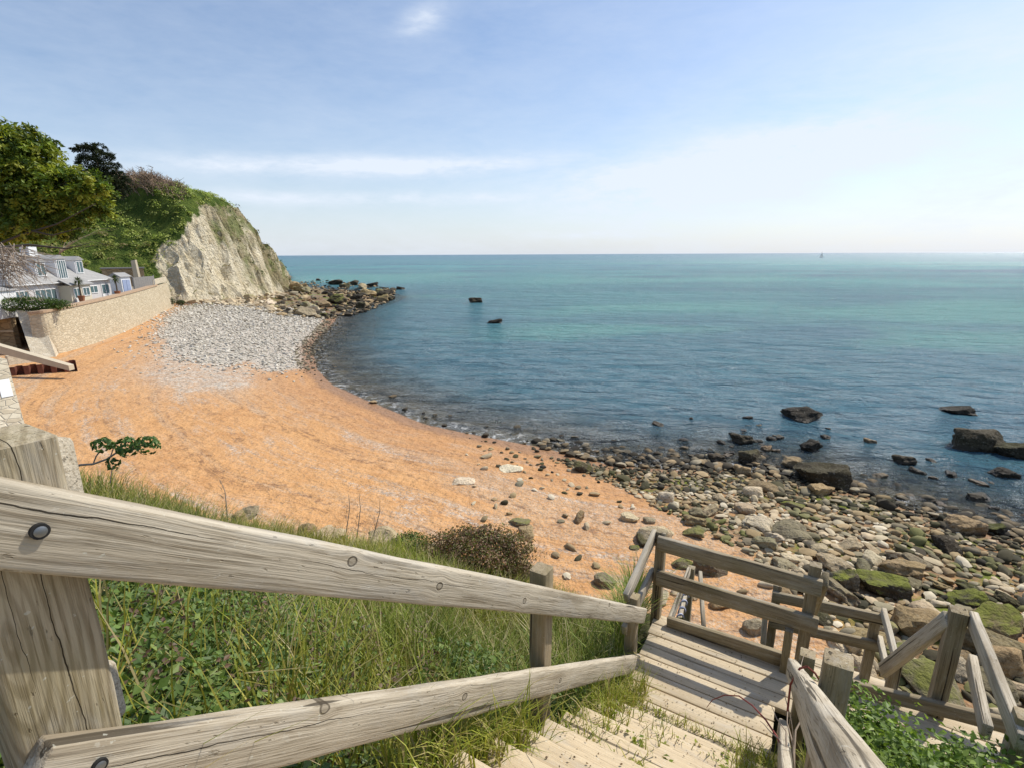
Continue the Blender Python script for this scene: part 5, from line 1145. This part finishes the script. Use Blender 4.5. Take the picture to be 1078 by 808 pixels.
def hip(b):
    o_ = .35; x0, x1, y0, y1 = -o_, HL + o_, -o_, dp + o_
    vs = [(x0, y0, ez), (x1, y0, ez), (x1, y1, ez), (x0, y1, ez), (HL * .12, dp / 2, rz_), (HL * .55, dp / 2, rz_), (x0, y0, ez + .12), (x1, y0, ez + .12), (x1, y1, ez + .12), (x0, y1, ez + .12)]
    b.add(vs, [(3, 2, 1, 0), (0, 1, 7, 6), (1, 2, 8, 7), (2, 3, 9, 8), (3, 0, 6, 9), (6, 7, 5, 4), (7, 8, 5), (8, 9, 4, 5), (9, 6, 4)])
roof = hp('roof', M_slate, hip)
def win(x0, x1, z0, z1, y, nx_, nz_, name='window', parent=house, door=False):
    t_ = .09
    def fr_(b):
        b.rng(x0, x1, y - .08, y + .02, z0, z0 + t_); b.rng(x0, x1, y - .08, y + .02, z1 - t_, z1); b.rng(x0, x0 + t_, y - .08, y + .02, z0 + t_, z1 - t_); b.rng(x1 - t_, x1, y - .08, y + .02, z0 + t_, z1 - t_)
        for i in range(1, nx_): xx = x0 + (x1 - x0) * i / nx_; b.rng(xx - .04, xx + .04, y - .07, y + .01, z0 + t_, z1 - t_)
        for i in range(1, nz_): zz = z0 + (z1 - z0) * i / nz_; b.rng(x0 + t_, x1 - t_, y - .065, y + .005, zz - .03, zz + .03)
        if door: b.rng(x0 + t_, x1 - t_, y - .06, y, z0 + t_, z0 + .55)
    f = hp(name, M_white, fr_, parent); hp('pane', M_glass, lambda b: b.rng(x0 + t_, x1 - t_, y - .045, y - .02, z0 + t_, z1 - t_), f); return f
u = HL / 105.0         # one photo pixel along the front
def X_(px): return (px - 14) * u
win(X_(91), X_(101), .9 * S, 2.0 * S, -.01, 2, 1); win(X_(106), X_(116), .05, 2.1 * S, -.01, 2, 1, 'french_door', door=True); win(X_(33), X_(54), .6 * S, 2.1 * S, -.01, 4, 1); win(X_(15), X_(28), .6 * S, 2.1 * S, -.01, 3, 1)
# porch bay with its own lean-to roof
hp('porch', M_cream, lambda b: b.rng(X_(57), X_(80), -1.3, -.003, -.6, 2.35 * S))
hp('porch_roof', M_slate, lambda b: b.add([(X_(55), -1.6, 2.353 * S), (X_(82), -1.6, 2.353 * S), (X_(82), -.36, 3.1 * S), (X_(55), -.36, 3.1 * S), (X_(55), -1.6, 2.45 * S), (X_(82), -1.6, 2.45 * S), (X_(82), -.36, 3.2 * S), (X_(55), -.36, 3.2 * S)], [(0, 3, 2, 1), (4, 5, 6, 7), (0, 1, 5, 4), (1, 2, 6, 5), (2, 3, 7, 6), (3, 0, 4, 7)]))
win(X_(60), X_(67), .05, 2.0 * S, -1.31, 2, 1, 'door', door=True); win(X_(70), X_(78), .8 * S, 2.0 * S, -1.31, 2, 1)
# dormers
def dormer(x0, x1, z0, z1, y0, nx_, cheek=M_white, gable=True):
    d_ = hp('dormer', cheek, lambda b: b.rng(x0, x1, y0, y0 + 2.6 * S, z0, z1))
    xm = (x0 + x1) / 2; g = .55 * S if gable else .12
    hp('dormer_roof', M_slate, lambda b: b.add([(x0 - .15, y0 - .2, z1 + .003), (x1 + .15, y0 - .2, z1 + .003), (xm, y0 - .2, z1 + g), (x0 - .15, y0 + 3 * S, z1 + .003), (x1 + .15, y0 + 3 * S, z1 + .003), (xm, y0 + 3 * S, z1 + g)], [(0, 1, 2), (5, 4, 3), (0, 3, 4, 1), (1, 4, 5, 2), (2, 5, 3, 0)]), d_)
    f = win(x0 + .12, x1 - .12, z0 + .15, z1 - .1, y0 - .012, nx_, 1, 'window', d_)
dormer(X_(84.5), X_(93.5), zp(89, 289), zp(89, 274), .5 * S, 2); dormer(X_(60), X_(71), zp(65, 295), zp(65, 273), .1 * S, 4); dormer(X_(42), X_(52), zp(48, 292), zp(48, 276), .4 * S, 2)
hp('chimney', M_white, lambda b: (b.rng(X_(60), X_(68), dp * .5 - .5, dp * .5 + .5, rz_ - 1.2, rz_ + .75), b.rng(X_(59.4), X_(68.6), dp * .5 - .6, dp * .5 + .6, rz_ + .753, rz_ + .9)), roof)
hp('gutter', M_white, lambda b: b.rng(-.3, HL + .3, -.45, -.36, ez - .02, ez + .10))
# lean-to on the left
hp('conservatory', M_white, lambda b: b.rng(X_(-40), -.003, -.4, dp * .7, -.8, 2.3 * S)); hp('conservatory_roof', M_slate, lambda b: b.add([(X_(-41), -.6, 2.303 * S), (.3, -.6, 2.303 * S), (.3, dp * .7, 3.6 * S), (X_(-41), dp * .7, 3.6 * S), (X_(-41), -.6, 2.4 * S), (.3, -.6, 2.4 * S), (.3, dp * .7, 3.72 * S), (X_(-41), dp * .7, 3.72 * S)], [(0, 3, 2, 1), (4, 5, 6, 7), (0, 1, 5, 4), (1, 2, 6, 5), (2, 3, 7, 6), (3, 0, 4, 7)]))
win(X_(-36), X_(-6), .5, 2.0 * S, -.41, 5, 1)
# hut, fence, block store, standing post on the terrace
hut_p = along_(136, 101); hut = thing('garden_hut', (hut_p[0], hut_p[1], 6.385), 'small white hut with blue double doors right of the cottage', 'hut'); hut.rotation_euler.z = ang_h * .9; hut.scale = (1.15, 1.15, 1.15)
hp('wall', M_white, lambda b: b.rng(-.8, .8, 0, 1.6, -.5, 2.2), hut); hp('roof', M_slate, lambda b: b.add([(-1, -.2, 2.203), (1, -.2, 2.203), (1, 1.8, 2.203), (-1, 1.8, 2.203), (-1, .8, 2.75), (1, .8, 2.75)], [(3, 2, 1, 0), (0, 1, 5, 4), (2, 3, 4, 5), (1, 2, 5), (3, 0, 4)]), hut)
M_blue = plain('blue_door_paint', (.30, .36, .52), .5, .1, 2)
for xx in (-.33, .33): hp('door', M_blue, lambda b: b.rng(xx - .30, xx + .30, -.06, -.003, .05, 1.8), hut)
f0, f1 = along_(144, 106), along_(166, 112)
fen = thing('garden_fence', ((f0 + f1) / 2) * [1, 1, 0] + [0, 0, 7.0], 'grey board fence panel at the end of the terrace', 'fence'); dd = (f1 - f0)[:2]; Lf = np.linalg.norm(dd); fa = math.atan2(dd[1], dd[0]); fen.rotation_euler.z = fa
for i in range(9): hp('board', M_greywood, lambda b: b.rng(-Lf / 2 + Lf * i / 9 + .01, -Lf / 2 + Lf * (i + 1) / 9 - .01, -.02, .02, -.6, 1.6), fen)
for i in (0, .5, 1): hp('post', M_greywood, lambda b: b.rng(-Lf / 2 + Lf * i - .07, -Lf / 2 + Lf * i + .07, .023, .16, -.6, 1.75), fen)
sp0 = at_d(131, 293, 97); st_ = thing('stone_store', (sp0[0], sp0[1], 8.3), 'low dark stone building behind the hut', 'building'); st_.rotation_euler.z = R(35)
hp('wall', M_brownwall, lambda b: b.rng(-3.2, 3.2, 0, 3, -2, 1.4), st_); hp('roof', M_greywood, lambda b: b.rng(-3.4, 3.4, -.3, 3.2, 1.403, 1.62), st_)
cp = at_d(142.5, 281, 96); mb = MB(); mb.add([(-.45, -.3, -2), (.45, -.3, -2), (.45, .3, -2), (-.45, .3, -2), (-.5, -.25, 1.1), (.3, -.25, 1.25), (.3, .25, 1.25), (-.5, .25, 1.1)], [(3, 2, 1, 0), (4, 5, 6, 7), (0, 1, 5, 4), (1, 2, 6, 5), (2, 3, 7, 6), (3, 0, 4, 7)])
tag(mb.build('standing_slab', M_conc, None, False, (cp[0], cp[1], cp[2])), 'pale leaning slab standing above the dark stone building', 'slab')
# palms in pots, hedge
def palm(px, py, d_, h_, label):
    p = along_(px, d_) + np.array([0, 0, 6.8]); t_ = thing('potted_palm', p, label, 'plant', 'potted palms on the terrace')
    b = MB(); b.tube([(0, 0, -.4), (0, 0, .1), (0, 0, .45)], [.25, .32, .40], 10); hp('pot', M_terra, lambda q: q.add(b.v, b.f), t_)
    b2 = MB(); b2.tube([(0, 0, .4), (.03, 0, h_)], [.10, .08], 7); hp('trunk', M_bark, lambda q: q.add(b2.v, b2.f), t_)
    n = 120; v = rot_rand(n, .35); L = RNG.uniform(.55, .85, n)[:, None]; w_ = np.cross(v, [0, 0, 1]); w_ /= np.linalg.norm(w_, axis=1)[:, None] + 1e-6; c = np.array([0, 0, h_])
    V = np.stack([c + v * .05, c + v * L * .5 + w_ * .05, c + v * L - np.array([0, 0, .2]), c + v * L * .5 - w_ * .05], 1).reshape(-1, 3); i = np.arange(n) * 4
    me = mesh('fronds', V, np.stack([i, i + 1, i + 2, i + 3], 1), cols=np.repeat(pick(n, [(.06, .09, .03), (.09, .12, .04)]), 4, 0)); me.materials.append(M_leaf); o = bpy.data.objects.new('fronds', me); COL.objects.link(o); o.parent = t_
palm(86, 318, 84, 2.3, 'potted palm in front of the cottage windows'); palm(125, 311, 92, 2.2, 'potted palm between the cottage and the white hut')
hp0 = on_bearing(27, 322, 76.5); hp0[2] = 6.95; shrub('hedge', hp0, (4.6, 1.1, .75), 7000, .17, [(.08, .15, .020), (.11, .19, .026), (.07, .12, .02)], 'clipped rounded green hedge on top of the wall by the cottage', 'hedge', 6, inner=.8, up=.2)
for (px, py, d_, r_, lb) in ((72, 316, 76, .6, 'small flowering shrub beside the porch'), (104, 314, 84, .5, 'little green shrub below the french doors'), (190, 319, 104, .8, 'olive bush at the end of the sea wall under the cliff'), (176, 318, 100, 1.2, 'small dark bush tucked behind the end of the sea wall')):
    p = at_d(px, py, d_); shrub('shrub', p, (r_, r_, r_ * .8), 500, r_ * .28, [(.06, .09, .02), (.08, .11, .03), (.10, .09, .035)], lb, 'shrub', 4)

# ------------------------------------------------------------------ trees
def tree(name, base, limbs, blobs, n, size, pal, label, group=None, aspect=.45, twigs=0, up=.35):
    base = Vector([float(c) for c in base]); t_ = thing(name, base, label, 'tree', group); b = MB()
    for pts_, r0, r1 in limbs:
        k = len(pts_); b.tube([Vector([float(c) for c in q]) - base for q in pts_], [r0 + (r1 - r0) * i / (k - 1) for i in range(k)], 8)
    me = mesh('trunk', b.v, b.f, smooth=True); me.materials.append(M_bark); o = bpy.data.objects.new('trunk', me); COL.objects.link(o); o.parent = t_
    tot = sum(q[1][0] * q[1][2] * q[2] for q in blobs); parts = []
    for c, rad_, w_ in blobs:
        kn = int(n * rad_[0] * rad_[2] * w_ / tot); c = np.array(c, float); ncl = max(6, kn // 26); cd = rot_rand(ncl, up); cp_ = c + cd * np.array(rad_) * RNG.uniform(.55, 1.05, (ncl, 1))
        i = RNG.integers(0, ncl, kn); v = rot_rand(kn, .4); pos = cp_[i] + v * (np.array(rad_).mean() * .17) * RNG.uniform(.3, 1.2, (kn, 1)); nr = v * .5 + np.array([0, 0, .45]) + RNG.normal(0, .4, (kn, 3)); nr /= np.linalg.norm(nr, axis=1)[:, None]
        tone = pick(ncl, pal, .18)[i] * RNG.uniform(.75, 1.25, (kn, 1)); parts.append(leaf_cloud(pos, nr, RNG.uniform(.7, 1.3, kn) * size, tone, aspect))
    V, Fq, C = join(parts); me = mesh('crown', V - np.array(base), Fq, cols=C); me.materials.append(M_leaf); o = bpy.data.objects.new('crown', me); COL.objects.link(o); o.parent = t_
    return t_
D0 = 17.0
q = lambda px, py, d=D0: at_d(px, py, d)
tb = q(-60, 420, 17.5)
limbs = [([tb, q(-62, 340), q(-55, 290), q(-40, 250), q(-20, 215)], .28, .10), ([q(-55, 290), q(-20, 265), q(20, 248), q(60, 236), q(100, 215, 16.5)], .06, .012), ([q(-40, 250), q(0, 230), q(40, 205), q(75, 190)], .06, .015), ([q(-50, 270, 16), q(-10, 262, 15), q(30, 258, 14.5), q(70, 262, 14.5), q(95, 256, 14.5)], .06, .008),
         ([q(-20, 215), q(10, 180), q(25, 155)], .08, .02), ([q(-30, 240), q(20, 240), q(55, 248), q(85, 240)], .06, .01)]
tree('evergreen_tree', tb, limbs, [(q(-8, 160), (1.35, 1.3, .95), 1.2), (q(35, 165), (.85, .9, .8), 1.2), (q(20, 190), (1.4, 1.4, .8), 1.1), (q(75, 198), (1.15, 1.0, .62), 1.3), (q(100, 196), (.55, .7, .40), 1.2), (q(-45, 190), (1.5, 1.5, 1.2), .8), (q(10, 218, 17.6), (1.6, 1.5, .7), 1.5), (q(60, 218, 17.6), (1.3, 1.2, .6), 1.4), (q(95, 220, 17.6), (.6, .8, .4), 1.0), (q(-10, 242, 17.8), (1.4, 1.4, .6), 1.4), (q(35, 240, 17.8), (1.2, 1.2, .5), 1.3), (q(72, 240, 18), (.7, .8, .35), 1.0)],
     44000, .150, [(.27, .32, .038), (.21, .28, .034), (.36, .38, .055), (.13, .20, .03), (.07, .11, .02)], 'evergreen tree with yellow green glossy leaves overhanging at the left edge', None, .5)
# bare grey twigs hanging in front of the cottage
root = q(-40, 262, 13.5); tips = [q(random.uniform(-5, 62), random.uniform(262, 305), random.uniform(12.5, 14.5)) for _ in range(34)]
twiggy('bare_branches', root, tips, .018, 'bare grey hanging branches in front of the left part of the cottage', 'branches', M_twig, sag=.03)
for bx_, lab_ in ((-25, 'dense spray of grey leafless twigs hanging lowest over the cottage roof'),):
    mb = MB()
    for _ in range(60):
        a_ = Vector(q(random.uniform(-30, 25), random.uniform(255, 285), random.uniform(13, 14.5))); b_ = Vector(q(random.uniform(-5, 66), random.uniform(270, 318), random.uniform(12.5, 14.5))); md = a_.lerp(b_, .5) + Vector((0, 0, random.uniform(.05, .25)))
        mb.tube([a_, md, b_], [.012, .009, .003], 4, False)
        for _k in range(4):
            c = md.lerp(b_, random.random()); mb.tube([c, c + Vector((random.uniform(-.15, .35), random.uniform(-.2, .2), random.uniform(-.3, .2)))], [.006, .002], 3, False)
    tag(mb.build('hanging_twigs', M_twig), lab_, 'twigs')
tips = [q(random.uniform(66, 128), random.uniform(234, 262), random.uniform(26, 32)) for _ in range(14)]
twiggy('bare_shrub', q(62, 268, 29), tips, .011, 'straggly leafless brown shrub under the evergreen tree', 'shrub', M_twig, sag=.1)
# dark cypress on the ridge
Dc = 98; q2 = lambda px, py, d=Dc: at_d(px, py, d); cb = q2(112, 210)
cb = np.array([cb[0], cb[1], cb[2] - 1])
tree('cypress_tree', cb, [([cb, q2(111, 205), q2(106, 185), q2(100, 160)], .45, .10), ([q2(108, 190), q2(120, 186), q2(128, 184)], .15, .04), ([q2(104, 175), q2(88, 165), q2(78, 158)], .12, .04)],
     [(q2(88, 158), (2.2, 1.8, .8), 1.1), (q2(100, 156), (2.0, 1.8, .8), 1), (q2(108, 166), (2.2, 2.0, 1.1), 1), (q2(94, 170), (2.6, 2.0, 1.2), 1), (q2(117, 176), (1.7, 1.6, .8), 1), (q2(124, 182), (1.0, 1.0, .5), 1), (q2(104, 182), (2.4, 2.0, 1.2), 1), (q2(80, 158), (1.0, .9, .4), 1), (q2(112, 192), (3.2, 2.2, 1.6), 1), (q2(126, 190), (1.8, 1.6, .9), 1), (q2(95, 190), (3.0, 2.2, 1.6), 1), (q2(110, 205), (3.4, 2.2, 1.8), 1), (q2(130, 200), (1.6, 1.4, 1.0), 1)],
     26000, .36, [(.018, .030, .010), (.026, .040, .013), (.035, .045, .015)], 'dark cypress tree standing behind the evergreen on the ridge', None, .35)
# bare brown thicket along the ridge: twigs rooted on the skyline of the headland
hth = np.degrees(np.arctan2(hxy[:, 0], hxy[:, 1])); hel = (hz - H) / np.hypot(hxy[:, 0], hxy[:, 1]); okh = hd > 1
M_thicket = plain('thicket_twig', (.30, .215, .15), .9, .3, 3)
for i, (px0, px1, hgt0, hgt1, nn_, lb) in enumerate(((122, 160, 4.4, 3.4, 420, 'bare brown thicket on the ridge beside the cypress'), (152, 194, 3.2, 1.5, 380, 'lower brown thicket on the ridge, right of the taller thicket'))):
    mb = MB()
    for _ in range(nn_):
        f = random.random(); th = slope_of(px0 + f * (px1 - px0), 195)[0]; band_ = np.where(okh & (np.abs(hth - th) < .25))[0]
        top_ = hel[band_].max(); band_ = band_[hel[band_] > top_ - .022]; j = random.choice(list(band_)); a_ = Vector((hxy[j, 0], hxy[j, 1], hz[j] - .2)); L = (hgt0 + f * (hgt1 - hgt0)) * random.uniform(.5, 1.1)
        b_ = a_ + Vector((random.gauss(-.25, .45), random.gauss(0, .4), random.uniform(.45, 1))).normalized() * L; mid_ = a_.lerp(b_, .5) + Vector((random.uniform(-.3, .3), 0, random.uniform(-.1, .3)))
        mb.tube([a_, mid_, b_], [.09, .07, .03], 3, False)
        for _k in range(6):
            c = a_.lerp(b_, random.uniform(.3, .98)); mb.tube([c, c + Vector((random.uniform(-1.3, 1.0), random.uniform(-.8, .8), random.uniform(-.05, .9)))], [.06, .02], 3, False)
    tag(mb.build('bare_thicket', M_thicket), lb, 'thicket', 'bare thickets on the ridge')

# ------------------------------------------------------------------ sailing boat on the horizon
p = at_z(865, 269, 0); r_ = ray(865, 268); dist = 1500; d2 = np.array([r_[0], r_[1]]) / math.hypot(r_[0], r_[1]) * dist
sb = thing('sailing_boat', (d2[0], d2[1], 0), 'tiny white sailing boat on the horizon', 'sailing boat')
def hull(b):
    vs = []
    for x, w_, z_ in ((-5, .9, 1.0), (-2, 1.5, 1.0), (2, 1.3, 1.1), (5.5, .05, 1.4)): vs += [(x, -w_, z_), (x, w_, z_), (x, w_ * .5, -.3), (x, -w_ * .5, -.3)]
    fs = [(i * 4 + j, i * 4 + (j + 1) % 4, (i + 1) * 4 + (j + 1) % 4, (i + 1) * 4 + j) for i in range(3) for j in range(4)] + [(3, 2, 1, 0), (12, 13, 14, 15)]; b.add(vs, fs)
hp('hull', M_white, hull, sb)
def sail(b, x0, x1, z0, z1, xt): b.add([(x0, -.03, z0), (x1, -.03, z0), (xt, -.03, z1), (x0, .05, z0), (x1, .05, z0), (xt, .05, z1)], [(0, 1, 2), (5, 4, 3), (0, 3, 4, 1), (1, 4, 5, 2), (2, 5, 3, 0)])
M_sail = leaf_mat('sail_cloth', .55, .7, .1)
for n_ in M_sail.node_tree.nodes:
    if n_.type == 'ATTRIBUTE':
        for x_ in M_sail.node_tree.nodes:
            if x_.type == 'MIX': x_.inputs[7].default_value = (1, 1, 1, 1)
        rgb_ = M_sail.node_tree.nodes.new('ShaderNodeRGB'); rgb_.outputs[0].default_value = (.85, .85, .84, 1)
        for l_ in list(n_.outputs['Color'].links): M_sail.node_tree.links.new(rgb_.outputs[0], l_.to_socket)
        break
hp('mainsail', M_sail, lambda b: sail(b, -4.5, .6, 2.4, 14, .7), sb); hp('jib', M_sail, lambda b: sail(b, .95, 5.2, 1.8, 12.5, 1.0), sb)
hp('mast', M_greywood, lambda b: b.tube([(.8, 0, .8), (.8, 0, 14.6)], .09, 6), sb)
